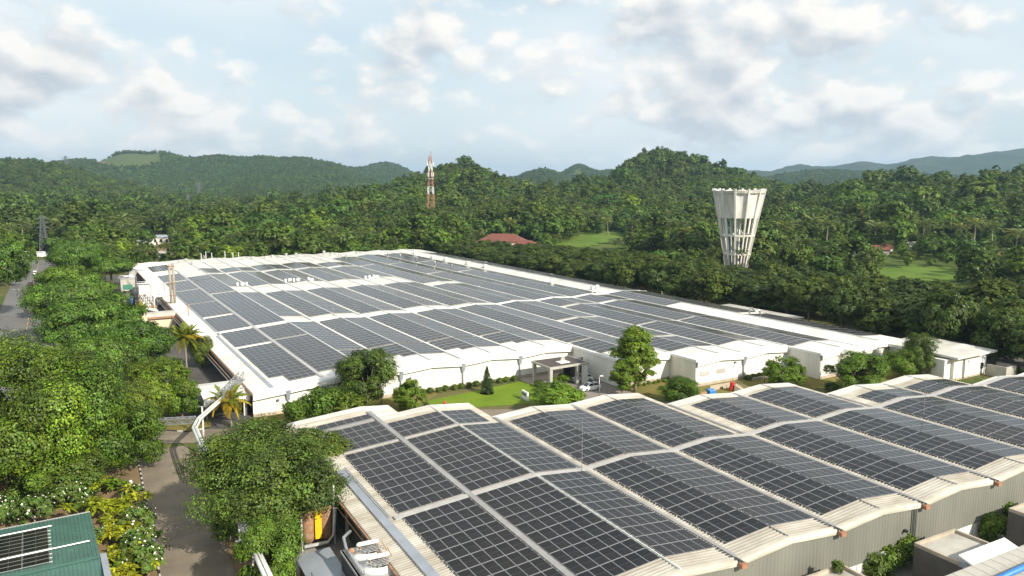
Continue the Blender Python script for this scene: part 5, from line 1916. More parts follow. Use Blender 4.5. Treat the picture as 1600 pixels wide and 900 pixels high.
def tank_block(px, base, wd, dp, ht, label, m='white_wall'):
    p = G(px, base)
    t = thing('process_tank', label, 'tank', p, FB.yaw)
    MB().box(-wd / 2, wd / 2, -dp / 2, dp / 2, .6, ht).build('vessel', M[m], t)
    for a in (-wd / 2 + .2, wd / 2 - .2):
        for b in (-dp / 2 + .2, dp / 2 - .2):
            MB().box(a - .15, a + .15, b - .15, b + .15, 0, .6).build('leg', M['darkgrey'], t)
    rl = MB()
    for k in range(5):
        x = -wd / 2 + k * wd / 4
        rl.tube([(x, -dp / 2, ht), (x, -dp / 2, ht + 1.0)], .05, 6)
        rl.tube([(x, dp / 2, ht), (x, dp / 2, ht + 1.0)], .05, 6)
    for z in (.5, 1.0):
        rl.tube([(-wd / 2, -dp / 2, ht + z), (wd / 2, -dp / 2, ht + z), (wd / 2, dp / 2, ht + z), (-wd / 2, dp / 2, ht + z), (-wd / 2, -dp / 2, ht + z)], .05, 6)
    rl.build('railing', M['steel'], t)
    ld = MB()
    for s in (-.25, .25):
        ld.tube([(s, -dp / 2 - .15, 0), (s, -dp / 2 - .15, ht + 1)], .04, 6)
    for k in range(int(ht / .4)):
        ld.tube([(-.25, -dp / 2 - .15, .4 + k * .4), (.25, -dp / 2 - .15, .4 + k * .4)], .03, 5)
    ld.build('ladder', M['steel'], t)
    pp = MB()
    pp.tube([(-wd * .2, 0, ht), (-wd * .2, 0, ht + .9), (wd * .4, 0, ht + .9), (wd * .62, 0, ht + .6), (wd * .62, 0, 0)], .16, 8)
    pp.tube([(0, dp * .25, ht), (0, dp * .25, ht + .6), (-wd * .6, dp * .25, ht + .6), (-wd * .6, dp * .25, .2)], .12, 8)
    pp.build('pipework', M['steel'], t)
    return t


tank_block(236, 478, 6.6, 6.0, 6.4, 'large white square process tank with railing and ladder')
tank_block(200, 456, 4.6, 5.0, 4.6, 'smaller pale equipment block left of the white tank', 'concrete_light')
tank_block(213, 440, 5.0, 5.0, 4.4, 'white equipment block behind the pale block', 'cover_white')
tank_block(232, 426, 8.0, 5.0, 3.2, 'long white equipment housing by the far left roof corner', 'cover_white')
t = thing('generator', 'green generator on top of the left service plant', 'generator', G(200, 452, 5.2) * 1.0, FB.yaw)
MB().box(-1.3, 1.3, -.8, .8, 0, 1.4).build('housing', mat('green machine paint', (.05, .20, .13), .5, var=.2), t)
MB().tube([(.6, 0, 1.4), (.6, 0, 2.1)], .12).build('exhaust', M['darkgrey'], t)
for px, base, r_, h_, lab in ((254, 471, 1.35, 3.2, 'black cylindrical water tank right of the white tank'), (211, 470, 1.4, 4.2, 'black cylindrical tank left of the white tank'), (206, 478, 1.0, 2.6, 'dark blue drum tank at the left of the plant')):
    t = thing('water_tank', lab, 'tank', G(px, base))
    MB().lathe([(r_, .3), (r_, h_ - .4), (r_ * .7, h_), (.3, h_ + .1), (.3, h_ + .3), (0.02, h_ + .3)], 18).build('shell', M['dark'] if px != 206 else mat('blue plastic', (.02, .06, .16), .5), t, smooth=True)
    for z in (.3 + h_ * .3, .3 + h_ * .6):
        MB().lathe([(r_ + .03, z), (r_ + .06, z + .06), (r_ + .03, z + .12)], 18, caps=False).build('rib', M['darkgrey'], t)
    MB().box(-r_, r_, -r_, r_, 0, .3).build('base', M['concrete'], t)
t = thing('pipe_rack', 'steel pipe rack running through the service plant', 'pipe rack', FB.w(-30.5, 70), FB.yaw)
for k in range(6):
    for s in (-1.2, 1.2):
        MB().box(s - .1, s + .1, k * 6 - 18.1, k * 6 - 17.9, 0, 4.2).build('post', M['rust'], t)
    MB().box(-1.4, 1.4, k * 6 - 18.12, k * 6 - 17.88, 3.9, 4.1).build('crossbeam', M['rust'], t)
for s, z, r_ in ((-.8, 4.25, .14), (-.3, 4.28, .17), (.3, 4.22, .1), (.8, 4.3, .2)):
    MB().tube([(s, -18, z), (s, 13, z)], r_, 8).build('pipe', M['pipe_white'] if s != .3 else M['rust'], t)
t = thing('portal_frame', 'white portal frame in front of the black water tank', 'frame', G(254, 486), FB.yaw)
for s in (-2.2, 2.0):
    MB().box(s - .25, s + .25, -.3, .3, 0, 4.4).build('post', M['fascia'], t)
MB().box(-2.6, 2.4, -.4, 1.6, 4.4, 4.75).build('beam', M['fascia'], t)
for dz in (2.0, 3.2):
    MB().tube([(-1.2, .2, .2), (-1.2, .2, dz), (.6, .8, dz), (1.4, .8, .3)], .28, 8).build('duct', M['steel'], t)
# two sheds
t = thing('shed', 'small shed with white barrel roof beside the plant', 'shed', G(253, 512), FB.yaw)
MB().box(-3.2, 3.2, -2.4, 2.4, 0, 3.4).build('wall', M['cream'], t)
mb = MB()
arc = [(2.9 * math.sin(a), 1.1 * math.cos(a)) for a in np.linspace(-1.4, 1.4, 9)]
for (y0, z0), (y1, z1) in zip(arc, arc[1:]):
    mb.hexa([(-3.6, y0, 3.2 + z0), (3.6, y0, 3.2 + z0), (3.6, y1, 3.2 + z1), (-3.6, y1, 3.2 + z1)], [(-3.6, y0, 3.32 + z0), (3.6, y0, 3.32 + z0), (3.6, y1, 3.32 + z1), (-3.6, y1, 3.32 + z1)])
mb.build('roof', M['concrete_light'], t)
MB().box(-3.6, 3.6, -3.1, -2.95, 3.0, 3.5).build('gutter', M['rust'], t)
t = thing('shed', 'small shed with white pitched roof left of the barrel roof', 'shed', G(229, 505), FB.yaw)
MB().box(-2.6, 2.6, -2.2, 2.2, 0, 3.2).build('wall', M['cream'], t)
for s in (-1, 1):
    MB().hexa([(0, -2.8, 4.2), (s * 3.1, -2.8, 3.2), (s * 3.1, 2.8, 3.2), (0, 2.8, 4.2)], [(0, -2.8, 4.32), (s * 3.1, -2.8, 3.32), (s * 3.1, 2.8, 3.32), (0, 2.8, 4.32)]).build('roof', M['roof_white'], t)
# loading canopy at the left front corner
t = thing('loading_canopy', 'stained white loading canopy at the left front corner of the factory', 'canopy', FB.w(-29.6, -47.3), FB.yaw)
mb = MB()
arc = [(-5.6, 3.1), (-3.5, 3.5), (-.5, 3.75), (2.5, 3.7), (5.4, 3.4)]
for (y0, z0), (y1, z1) in zip(arc, arc[1:]):
    mb.hexa([(-3.6, y0, z0), (3.4, y0, z0), (3.4, y1, z1), (-3.6, y1, z1)], [(-3.6, y0, z0 + .12), (3.4, y0, z0 + .12), (3.4, y1, z1 + .12), (-3.6, y1, z1 + .12)])
mb.build('roof', M['roof_white'], t)
MB().box(-3.7, 3.5, -5.85, -5.6, 2.5, 3.2).build('fascia', M['fascia'], t)
for a in (-3.3, 3.0):
    for b in (-5.2, 5.0):
        MB().box(a - .1, a + .1, b - .1, b + .1, 0, 3.2).build('post', M['steel'], t)

# ================================================================= pipe bridge over the lane
t = thing('pipe_bridge', 'silver insulated pipeline on posts crossing the lane and running along it', 'pipeline')
path = [FN.w(-35.8, -12, 5), FN.w(-35.8, 0, 5), FN.w(-36.0, 16, 5), FN.w(-36.4, 35.8, 5), FN.w(-36.4, 41.6, 5), FN.w(-35.4, 45.4, 5.05), FN.w(-31.2, 54.3, 5.05), FN.w(-26.0, 65.4, 5.1)]
for off, zz0, r_ in ((-.28, 0, .17), (.18, .02, .21), (-.05, .28, .08)):
    pts = []
    for i, q in enumerate(path):
        dd = (path[min(i + 1, len(path) - 1)] - path[max(i - 1, 0)]).normalized()
        n = Vector((-dd.y, dd.x, 0))
        pts.append(q + n * off + Vector((0, 0, zz0)))
    MB().tube(pts, r_, 10).build('pipe', M['pipe_white'] if off > -.3 else M['steel'], t, smooth=True)
for q in (FN.w(-35.8, -6), FN.w(-35.8, 2), FN.w(-35.9, 9), FN.w(-36, 15), FN.w(-36.2, 22), FN.w(-36.3, 29), FN.w(-36.4, 35.8), FN.w(-34.0, 53.2), FN.w(-26.6, 61.2)):
    MB().box(q.x - .09, q.x + .09, q.y - .09, q.y + .09, 0, 4.75).build('post', M['fascia'], t)
    MB().box(q.x - .6, q.x + .6, q.y - .08, q.y + .08, 4.6, 4.75).build('crossbar', M['steel'], t)


def truss(p, q, dp, wd, n, t, name='truss'):
    mb = MB()
    dd = q - p
    hz_ = Vector((-dd.y, dd.x, 0)).normalized() * wd / 2
    up = Vector((0, 0, dp))
    for s in (-1, 1):
        mb.bar(p + hz_ * s, q + hz_ * s, .12)
        mb.bar(p + hz_ * s + up, q + hz_ * s + up, .12)
        for i in range(n):
            a_ = p + dd * (i / n) + hz_ * s
            b_ = p + dd * ((i + 1) / n) + hz_ * s
            mb.bar(a_ + (up if i % 2 else Vector()), b_ + (Vector() if i % 2 else up), .08)
            mb.bar(a_, a_ + up, .07)
    for i in range(n + 1):
        a_ = p + dd * (i / n) + up
        mb.bar(a_ - hz_, a_ + hz_, .07)
    return mb.build(name, M['steel'], t)


truss(FN.w(-46.5, 48.6, 4.7), FN.w(-35.8, 45.3, 4.7), .75, .8, 14, t)
truss(FN.w(-31.2, 54.3, 4.9), FN.w(-26.2, 65.0, 5.4), 1.1, .9, 9, t)
for q in (FN.w(-46.5, 48.6), FN.w(-35.6, 45.6)):
    MB().box(q.x - .12, q.x + .12, q.y - .12, q.y + .12, 0, 4.7).build('post', M['steel'], t)

# ================================================================= bottom left: green roof
ge0, ge1 = G(0, 829, 3.4), G(141, 801, 3.4)                  # back eave of the green roof
gdir = (ge1 - ge0).normalized()
t = thing('green_roof_building', 'low building with green ribbed roof and small solar arrays at bottom left', 'building', (ge1.x, ge1.y, 0), math.atan2(gdir.y, gdir.x))
rdg = G(149, 876, 4.15)
DEP = (Vector((ge1.x, ge1.y, 0)) - Vector((rdg.x, rdg.y, 0))).length * .96
ZE, ZR = 3.4, 4.15


def gz(y):
    return ZR + (y + DEP) * (ZE - ZR) / DEP if y > -DEP else ZR - (-DEP - y) * .16


MB().box(-16, -.4, -DEP - 11, -.5, 0, 2.8).build('wall', M['concrete_light'], t)
rf = MB()
rf.hexa([(-17, -DEP, ZR - .15), (0, -DEP, ZR - .15), (0, .2, gz(.2) - .15), (-17, .2, gz(.2) - .15)], [(-17, -DEP, ZR), (0, -DEP, ZR), (0, .2, gz(.2)), (-17, .2, gz(.2))])
rf.hexa([(-17, -DEP - 12, gz(-DEP - 12) - .15), (0, -DEP - 12, gz(-DEP - 12) - .15), (0, -DEP, ZR - .15), (-17, -DEP, ZR - .15)], [(-17, -DEP - 12, gz(-DEP - 12)), (0, -DEP - 12, gz(-DEP - 12)), (0, -DEP, ZR), (-17, -DEP, ZR)])
groof = rf.build('roof', M['green_roof'], t)
rb = MB()
x = -16.9
while x < -.1:
    for y0, y1 in ((-DEP, .18), (-DEP - 12, -DEP)):
        rb.hexa([(x, y0, gz(y0)), (x + .06, y0, gz(y0)), (x + .06, y1, gz(y1)), (x, y1, gz(y1))], [(x + .01, y0, gz(y0) + .05), (x + .05, y0, gz(y0) + .05), (x + .05, y1, gz(y1) + .05), (x + .01, y1, gz(y1) + .05)])
    x += .34
tag(rb.build('roof_rib', M['green_roof'], groof), kind='stuff')
MB().box(-17, 0, -DEP - .22, -DEP + .22, ZR + .03, ZR + .1).build('ridge_cap', M['green_roof'], groof)
MB().box(0.02, .55, -DEP - 12, -DEP + .6, 2.6, ZR + .05).build('side_gutter', M['gutter_grey'], groof)
MB().box(-17, 0, .2, .42, ZE - .25, ZE + .02).build('eave_gutter', M['cover_white'], groof)
pm = panels_mesh('solar_panel', PV_MATS, [(0, 0, 0, 0, .98, 2.1)])
sg = math.atan2(ZE - ZR, DEP)
for cx0 in (-8.4, -14.2):
    for c in range(2):
        for r_ in range(9):
            yy = -3.0 - r_ * 1.02 - (.55 if r_ > 5 else 0)
            if yy < -DEP + .6:
                continue
            o = inst('solar_panel', pm, groof, (cx0 + c * 2.16 + 1.2, yy, gz(yy) + .13))
            o.rotation_euler = (Euler((sg, 0, 0)).to_matrix().to_4x4() @ Matrix.Rotation(math.pi / 2, 4, 'Z')).to_euler()
for y, x1 in ((-2.3, -3.6), (-9.05, -.6)):
    MB().tube([(-17, y, gz(y) + .2), (x1, y, gz(y) + .2)], .06, 6).build('conduit', M['rail'], groof)
mbg = MB()
for r_ in range(9):
    yy = -3.0 - r_ * 1.02 - (.55 if r_ > 5 else 0)
    if yy > -DEP + .6:
        mbg.box(-16.5, -3.75, yy - .32, yy - .26, gz(yy) + .05, gz(yy) + .12)
mbg.build('mounting_rail', M['rail'], groof)
MB().lathe([(.42, 0), (.45, .3), (.25, .5), (.02, .55)], 14).build('roof_ventilator', M['steel'], groof, loc=(-9.6, -9.0, gz(-9.0)), smooth=True)

# ================================================================= bottom centre: cooling tower, tanks, shed
t = thing('cooling_tower', 'cream clad cooling tower with two white fan drives beside the warehouse eave', 'cooling tower', FN.w(-26.75, -5.3), FN.yaw)
cz = 4.6
b_ = MB()
k, u = 0, -1.7
while u < 1.69:                                              # ribbed cladding, front and right faces
    d0, d1 = ((0, 0), (0, .06), (.06, .06), (.06, 0))[k % 4]
    b_.face([(u, -3.1 - d0, 0), (u + .085, -3.1 - d1, 0), (u + .085, -3.1 - d1, cz - .3), (u, -3.1 - d0, cz - .3)], 0)
    u += .085
    k += 1
b_.box(-1.68, 1.68, -3.0, 3.0, 0, cz - .32, 0)
b_.build('casing', M['cream_clad'], t)
MB().box(-1.9, -1.72, -3.1, 3.1, 0, cz - .1).build('louvre_side', M['dark'], t)
dk = MB().box(-1.95, 1.8, -3.25, 3.2, cz - .3, cz - .1).build('deck', M['cover_white'], t)
for s in (-1.45, 1.45):
    MB().lathe([(1.45, cz - .1), (1.15, cz + .12), (1.02, cz + .26), (1.08, cz + .36)], 24, (.25, s), caps=False).build('fan_stack', M['fascia'], t, smooth=True)
    fb = MB()
    for q in range(6):
        a_ = q * math.pi / 3
        fb.hexa([(.25 + .15 * math.cos(a_), s + .15 * math.sin(a_), cz + .28), (.25 + 1.05 * math.cos(a_ - .12), s + 1.05 * math.sin(a_ - .12), cz + .26), (.25 + 1.05 * math.cos(a_ + .12), s + 1.05 * math.sin(a_ + .12), cz + .33), (.25 + .15 * math.cos(a_ + .6), s + .15 * math.sin(a_ + .6), cz + .5)], [(.25 + .15 * math.cos(a_), s + .15 * math.sin(a_), cz + .48), (.25 + 1.05 * math.cos(a_ - .12), s + 1.05 * math.sin(a_ - .12), cz + .28), (.25 + 1.05 * math.cos(a_ + .12), s + 1.05 * math.sin(a_ + .12), cz + .36), (.25 + .15 * math.cos(a_ + .6), s + .15 * math.sin(a_ + .6), cz + .53)])
    fb.build('fan_blades', M['darkgrey'], t)
    gd = MB()
    for q in range(9):
        y = s - 1.1 + q * .275
        hw = math.sqrt(max(0, 1.2 ** 2 - (y - s) ** 2))
        gd.tube([(.25 - hw, y, cz + .58), (.25 + hw, y, cz + .58)], .02, 4)
    gd.build('fan_guard', M['steel'], t)
    mt = MB()
    mt.tube([(-.9, s, cz + .95), (-.7, s, cz + .95), (.9, s, cz + .92), (1.2, s, cz + .92)], [.11, .2, .21, .14], 10)
    mt.build('drive_motor', M['fascia'], t, smooth=True)
    for q in (-.6, 1.1):
        MB().bar((q, s - .3, cz + .5), (q, s + .1, cz + .85), .06).build('motor_bracket', M['rust'], t)
for y in (-2.9, 2.9):
    MB().tube([(-1.6, y, cz), (-1.6, y, cz + .7)], .05).build('rail_post', M['steel'], t)
MB().tube([(-1.55, -2.6, cz + .25), (-1.55, 2.6, cz + .25), (-1.55, 3.4, cz + 1.0), (-.6, 4.4, cz + 1.0)], .16, 8).build('water_pipe', M['steel'], t, smooth=True)
MB().lathe([(.02, cz + .1), (.3, cz + .2), (.3, cz + .5), (.02, cz + .6)], 12, (-1.3, 1.8)).build('float_valve', M['rust'], t, smooth=True)
for s in (-.9, .6):
    MB().bar((1.7, s - 1.2, cz - .1), (1.2, s, cz + 1.3), .06).build('brace', M['rust'], t)

t = thing('shed', 'low shed with pale sheet roof and railing left of the cooling tower', 'shed', FN.w(-29.6, -1.2), FN.yaw)
MB().box(-1.9, 1.0, -8, 3.6, 0, 2.3).build('wall', M['darkgrey'], t)
mb = MB()
mb.hexa([(-2.2, -8.4, 2.35), (1.2, -8.4, 2.6), (1.2, 4.0, 2.6), (-2.2, 4.0, 2.35)], [(-2.2, -8.4, 2.43), (1.2, -8.4, 2.68), (1.2, 4.0, 2.68), (-2.2, 4.0, 2.43)])
mb.build('roof', M['gutter_grey'], t)
mb = MB()
for k in range(5):
    mb.tube([(-2.0, -8 + k * 1.6, 2.4), (-2.0, -8 + k * 1.6, 3.4)], .03, 5)
for z in (2.95, 3.4):
    mb.tube([(-2.0, -8, z), (-2.0, -1.6, z)], .03, 5)
mb.build('railing', M['darkgrey'], t)

t = thing('process_tank', 'rusty tank with yellow panel and green net beside the big mango', 'tank', FN.w(-28.0, 9.3), FN.yaw)
for s in (-.95, .95):
    MB().lathe([(.02, .5), (.62, .7), (.7, 1.2), (.7, 4.2), (.6, 4.5), (.02, 4.6)], 16, (s, 0)).build('vessel', M['rust'], t, smooth=True)
MB().box(-.35, .35, -.72, -.5, 1.0, 4.4).build('yellow_panel', M['yellow'], t)
MB().hexa([(-1.9, -.8, 4.6), (1.7, -.8, 4.6), (1.7, 2.2, 4.9), (-1.9, 2.2, 4.9)], [(-1.9, -.8, 4.68), (1.7, -.8, 4.68), (1.7, 2.2, 4.98), (-1.9, 2.2, 4.98)]).build('net_cover', M['green_net'], t)
for s in (-1.75, 1.75):
    MB().tube([(s, -.6, 0), (s, -.6, 6.6 if s > 0 else 6.0)], .11, 8).build('vent_pipe', M['pipe_white'], t)
MB().tube([(-1.6, -.9, .5), (.9, -.9, .5), (1.6, -.9, 1.2), (1.75, -.9, 4.2)], .2, 8).build('pipe', M['pipe_white'], t, smooth=True)
for s in (-1.2, 1.2):
    MB().box(s - .12, s + .12, -.3, .3, 0, .8).build('leg', M['darkgrey'], t)

# ================================================================= bottom right: plant rooms before the warehouse
def flat_box(u0, u1, v0, v1, h, label, stain=True):
    t = thing('plant_room', label, 'building', FN.w((u0 + u1) / 2, (v0 + v1) / 2), FN.yaw)
    a, b = (u1 - u0) / 2, (v1 - v0) / 2
    MB().box(-a, a, -b, b, 0, h - .35).build('wall', M['plant_wall'], t)
    MB().box(-a + .25, a - .25, -b + .25, b - .25, h - .35, h - .3).build('roof_deck', M['concrete_light'], t)
    for nm, q in (('x', (-a, a, b - .25, b)), ('x', (-a, a, -b, -b + .25)), ('y', (-a, -a + .25, -b + .25, b - .25)), ('y', (a - .25, a, -b + .25, b - .25))):
        MB().box(*q, h - .35, h).build('parapet', M['plinth'], t)
    return t


flat_box(20.6, 27.0, -33.5, -26.2, 4.1, 'flat roofed concrete plant room with stained deck at bottom right')
flat_box(35.9, 44, -34, -26.5, 4.5, 'flat roofed concrete plant room cut by the right edge')
flat_box(5.0, 11.1, -34, -25.5, 4.0, 'low flat concrete roof at the bottom edge before the cladding')
t = thing('site_roof', 'grey tiled roof with blue pipe at the bottom right corner', 'roof', FN.w(22, -34.5), FN.yaw)
mb = MB()
mb.hexa([(-8, -9, 3.9), (14, -9, 3.9), (14, 2.4, 4.5), (-8, 2.4, 4.5)], [(-8, -9, 4.05), (14, -9, 4.05), (14, 2.4, 4.65), (-8, 2.4, 4.65)])
rr_ = mb.build('deck', M['concrete'], t)
sheet_me = MB().hexa([(-.66, -1.25, 0), (.66, -1.25, 0), (.66, 1.25, 0.13), (-.66, 1.25, 0.13)], [(-.66, -1.25, .05), (.66, -1.25, .05), (.66, 1.25, .18), (-.66, 1.25, .18)]).mesh('roof_sheet', M['concrete_light'])
for i in range(16):
    for j in range(2):
        y = 1.0 - j * 2.6
        inst('roof_sheet', sheet_me, rr_, (-7.2 + i * 1.38, y, 4.62 + (y - 2.4) * .0526), (0, 0, random.uniform(-.01, .01)))
MB().tube([(-8, -.35, 4.82), (3, -.2, 4.84), (14, -.3, 4.84)], .26, 10).build('blue_pipe', M['blue'], t, smooth=True)
for i in range(3):
    for j in range(3):
        inst('solar_panel', pm, rr_, (8 + i * 1.1, -3.4 - j * 2.0, 4.42 - j * .1), (.05, 0, 0))
for s in (-6, 4, 12):
    MB().box(s - .2, s + .2, -8.6, -8.2, 0, 3.9).build('post', M['concrete'], t)
    MB().box(s - .2, s + .2, 1.8, 2.2, 0, 4.4).build('post', M['concrete'], t)
o = MB().hexa([(-3.6, -.75, .0), (3.6, -.75, .0), (3.6, .75, .45), (-3.6, .75, .45)], [(-3.6, -.75, .16), (3.6, -.75, .16), (3.6, .75, .61), (-3.6, .75, .61)])
t = thing('white_hood', 'long white sloping metal hood between plant room and blue pipe', 'hood', FN.w(23.6, -31.6, 4.45), FN.yaw)
o.build('cover', M['fascia'], t)
MB().box(-3.5, 3.5, -.55, .7, -.5, 0).build('frame', M['gutter_grey'], t)
for x, y, s, lab in ((1385, 885, 1.0, 'leafy shrub against the white base of the cladding'), (1410, 872, 1.1, 'taller shrub beside the plant room wall at bottom right'), (1363, 892, .8, 'small shrub at the bottom edge near low concrete roof'), (1558, 810, 1.1, 'leafy shrub between the two plant rooms'), (1500, 822, .7, 'dark bush behind the plant room parapet'), (1550, 832, 1.0, 'dark shrub in the gap between plant rooms'), (1303, 888, .35, 'tuft growing on the low concrete roof')):
    pos = G(x, y + 12) if s > .5 else FN.w(9.9, -26.1, 3.7)
    pos = Vector(pos)
    pr = P['bush_dark' if s < .9 else 'bush']
    put(pr, pos, s * 1.05, s * 1.25, 'bush', lab, 'bush')

# ================================================================= towers
tw = AT(1155, 296, 330)
t = thing('water_tower', 'tall flaring white concrete water tower with ribs and open lower storeys', 'water tower', (tw.x, 330, 0), .1)
ZT, ZK, RT, RBs = tw.z, AT(1155, 340, 330).z, 10.7, 4.0


def rad(z):
    return RBs + (RT - RBs) * max(0, (z + 2) / (ZT + 2)) ** 1.12


tank = MB()
NS = 12
for k in range(NS):                                           # shallow curved panels between the ribs
    a0, a1 = 2 * math.pi * k / NS, 2 * math.pi * (k + 1) / NS
    for s in range(4):
        b0, b1 = a0 + (a1 - a0) * s / 4, a0 + (a1 - a0) * (s + 1) / 4

        def sink(q):
            return .985 - .07 * math.sin(math.pi * (q - a0) / (a1 - a0))
        zs = [ZK, ZK + 1.2, (ZK + ZT) / 2, ZT - 1.5]
        for z0, z1 in zip(zs, zs[1:]):
            tank.face([(rad(z0) * sink(b0) * math.cos(b0), rad(z0) * sink(b0) * math.sin(b0), z0), (rad(z0) * sink(b1) * math.cos(b1), rad(z0) * sink(b1) * math.sin(b1), z0), (rad(z1) * sink(b1) * math.cos(b1), rad(z1) * sink(b1) * math.sin(b1), z1), (rad(z1) * sink(b0) * math.cos(b0), rad(z1) * sink(b0) * math.sin(b0), z1)])
tank.lathe([(.5, ZK + .4), (rad(ZK) * .93, ZK + .05)], 24, caps=False)
tank.lathe([(rad(ZT) * .9, ZT - 1.6), (.2, ZT - 1.0)], 24, caps=False)
tank.build('tank', M['tower_con'], t)
for k in range(NS):
    a = 2 * math.pi * k / NS
    mb = MB()
    zs = [0, ZK * .5, ZK, (ZK + ZT) / 2, ZT + .35]
    for z0, z1 in zip(zs, zs[1:]):
        def ring4(z):
            r0, r1 = rad(z) * .93, rad(z) * 1.04
            hw = .27 + .06 * z / ZT
            c, s = math.cos(a), math.sin(a)
            return [(r0 * c + hw * s, r0 * s - hw * c, z), (r1 * c + hw * s, r1 * s - hw * c, z), (r1 * c - hw * s, r1 * s + hw * c, z), (r0 * c - hw * s, r0 * s + hw * c, z)]
        mb.hexa(ring4(z0), ring4(z1))
    mb.build('rib', M['tower_con'], t)
    a1 = a + 2 * math.pi / NS
    mb = MB()                                                 # scalloped rim between rib heads
    for s in range(6):
        b0, b1 = a + (a1 - a) * s / 6, a + (a1 - a) * (s + 1) / 6
        d0, d1 = .5 * math.sin(math.pi * s / 6), .5 * math.sin(math.pi * (s + 1) / 6)
        r_ = rad(ZT)
        mb.hexa([(r_ * .98 * math.cos(q), r_ * .98 * math.sin(q), ZT - 1.5) for q in (b0, b1)] + [(r_ * .91 * math.cos(q), r_ * .91 * math.sin(q), ZT - 1.5) for q in (b1, b0)], [(r_ * 1.02 * math.cos(b0), r_ * 1.02 * math.sin(b0), ZT - d0), (r_ * 1.02 * math.cos(b1), r_ * 1.02 * math.sin(b1), ZT - d1), (r_ * .95 * math.cos(b1), r_ * .95 * math.sin(b1), ZT - d1), (r_ * .95 * math.cos(b0), r_ * .95 * math.sin(b0), ZT - d0)])
    mb.build('rim_scallop', M['tower_con'], t)
for z in (8, 16):
    MB().lathe([(rad(z) * .8, z - .3), (rad(z) * 1.03, z - .3), (rad(z) * 1.03, z + .3), (rad(z) * .8, z + .3), (rad(z) * .8, z - .3)], 24, caps=False).build('ring_beam', M['tower_con'], t)
MB().lathe([(1.1, 0), (1.1, ZK)], 14).build('shaft', M['tower_con'], t)
for k, (a, r_) in enumerate(((3.5, .45), (3.9, .35), (4.4, .3))):
    MB().tube([(rad(2) * .6 * math.cos(a), rad(2) * .6 * math.sin(a), 0), (rad(16) * .72 * math.cos(a), rad(16) * .72 * math.sin(a), 16), (rad(ZK) * .75 * math.cos(a), rad(ZK) * .75 * math.sin(a), ZK)], r_, 8).build('riser_pipe', M['gutter_grey'] if k else mat('blue riser', (.10, .22, .36), .5), t)
st = MB()
for k in range(3):
    st.bar((2.5, -2 + 0, k * 7.5), (-2, -2.5, k * 7.5 + 7), .5, .2)
st.build('stair', M['tower_con'], t)
MB().tube([(0, 0, ZT - 1), (0, 0, ZT + 1.6)], .1).build('finial', M['steel'], t)


def lattice(name, label, cat, pos, h, w0, w1, n, lw, bw, mats, band=None):
    t = thing(name, label, cat, pos, .35)
    for k in range(n):
        z0, z1 = h * k / n, h * (k + 1) / n
        a, b = w0 + (w1 - w0) * k / n, w0 + (w1 - w0) * (k + 1) / n
        mb = MB()
        cs = [(-1, -1), (1, -1), (1, 1), (-1, 1)]
        for i in range(4):
            c, d = cs[i], cs[(i + 1) % 4]
            mb.bar((c[0] * a, c[1] * a, z0), (c[0] * b, c[1] * b, z1), lw)
            mb.bar((c[0] * a, c[1] * a, z0), (d[0] * b, d[1] * b, z1), bw)
            mb.bar((d[0] * a, d[1] * a, z0), (c[0] * b, c[1] * b, z1), bw)
            mb.bar((c[0] * b, c[1] * b, z1), (d[0] * b, d[1] * b, z1), bw)
        mb.build('lattice_section', M[mats[(k if band is None else band[k])% len(mats)]], t)
    return t


tp = AT(672, 244, 600)
t = lattice('telecom_mast', 'tall red and white lattice telecom mast', 'mast', (tp.x, 600, 0), tp.z, 3.4, .8, 10, .30, .14, ['mast_white', 'mast_red'], [1, 0, 0, 1, 1, 0, 1, 1, 0, 1])
for k in range(12):
    a = k * math.pi / 6 + .2
    z = tp.z * (.76 if k % 2 else .90)
    MB().box(-.3, .3, -.25, .25, -1.6, 1.6).build('panel_antenna', M['mast_white'], t, loc=(2.4 * math.cos(a), 2.4 * math.sin(a), z), rz=a)
MB().lathe([(2.6, tp.z * .70), (2.6, tp.z * .705)], 12).build('platform', M['mast_white'], t)
MB().tube([(.6, 0, tp.z), (.6, 0, tp.z + 3.5)], .2).build('spike', M['mast_red'], t)


def pylon(px, top, Y, label, sc=1.0):
    p = AT(px, top, Y)
    gz = max(0.0, float(hz(p.x, p.y)))
    h = p.z - gz
    t = lattice('pylon', label, 'pylon', (p.x, p.y, gz - 1), h, h * .1, h * .022, 9, .34 * sc, .2 * sc, ['pylon'])
    for z in (.72, .83, .93):
        mb = MB()
        mb.bar((-h * .13, 0, h * z), (h * .13, 0, h * z), .3 * sc)
        mb.bar((-h * .13, 0, h * z), (0, 0, h * (z + .05)), .2 * sc)
        mb.bar((h * .13, 0, h * z), (0, 0, h * (z + .05)), .2 * sc)
        mb.build('crossarm', M['pylon'], t)
    return t


pylon(65, 334, 400, 'dark steel power pylon at left beyond the far road', .9)
pylon(310, 284, 1300, 'distant power pylon before the left hills', 2.0)
pylon(294, 303, 1000, 'shorter distant pylon left of centre left hills', 1.4)
pylon(421, 295, 1200, 'distant power pylon below the middle left hills', 1.8)
pylon(618, 334, 560, 'thin pylon left of the red and white mast', .8)
pylon(102, 243, 1900, 'tiny mast on the skyline of the far left hill', 2.2)


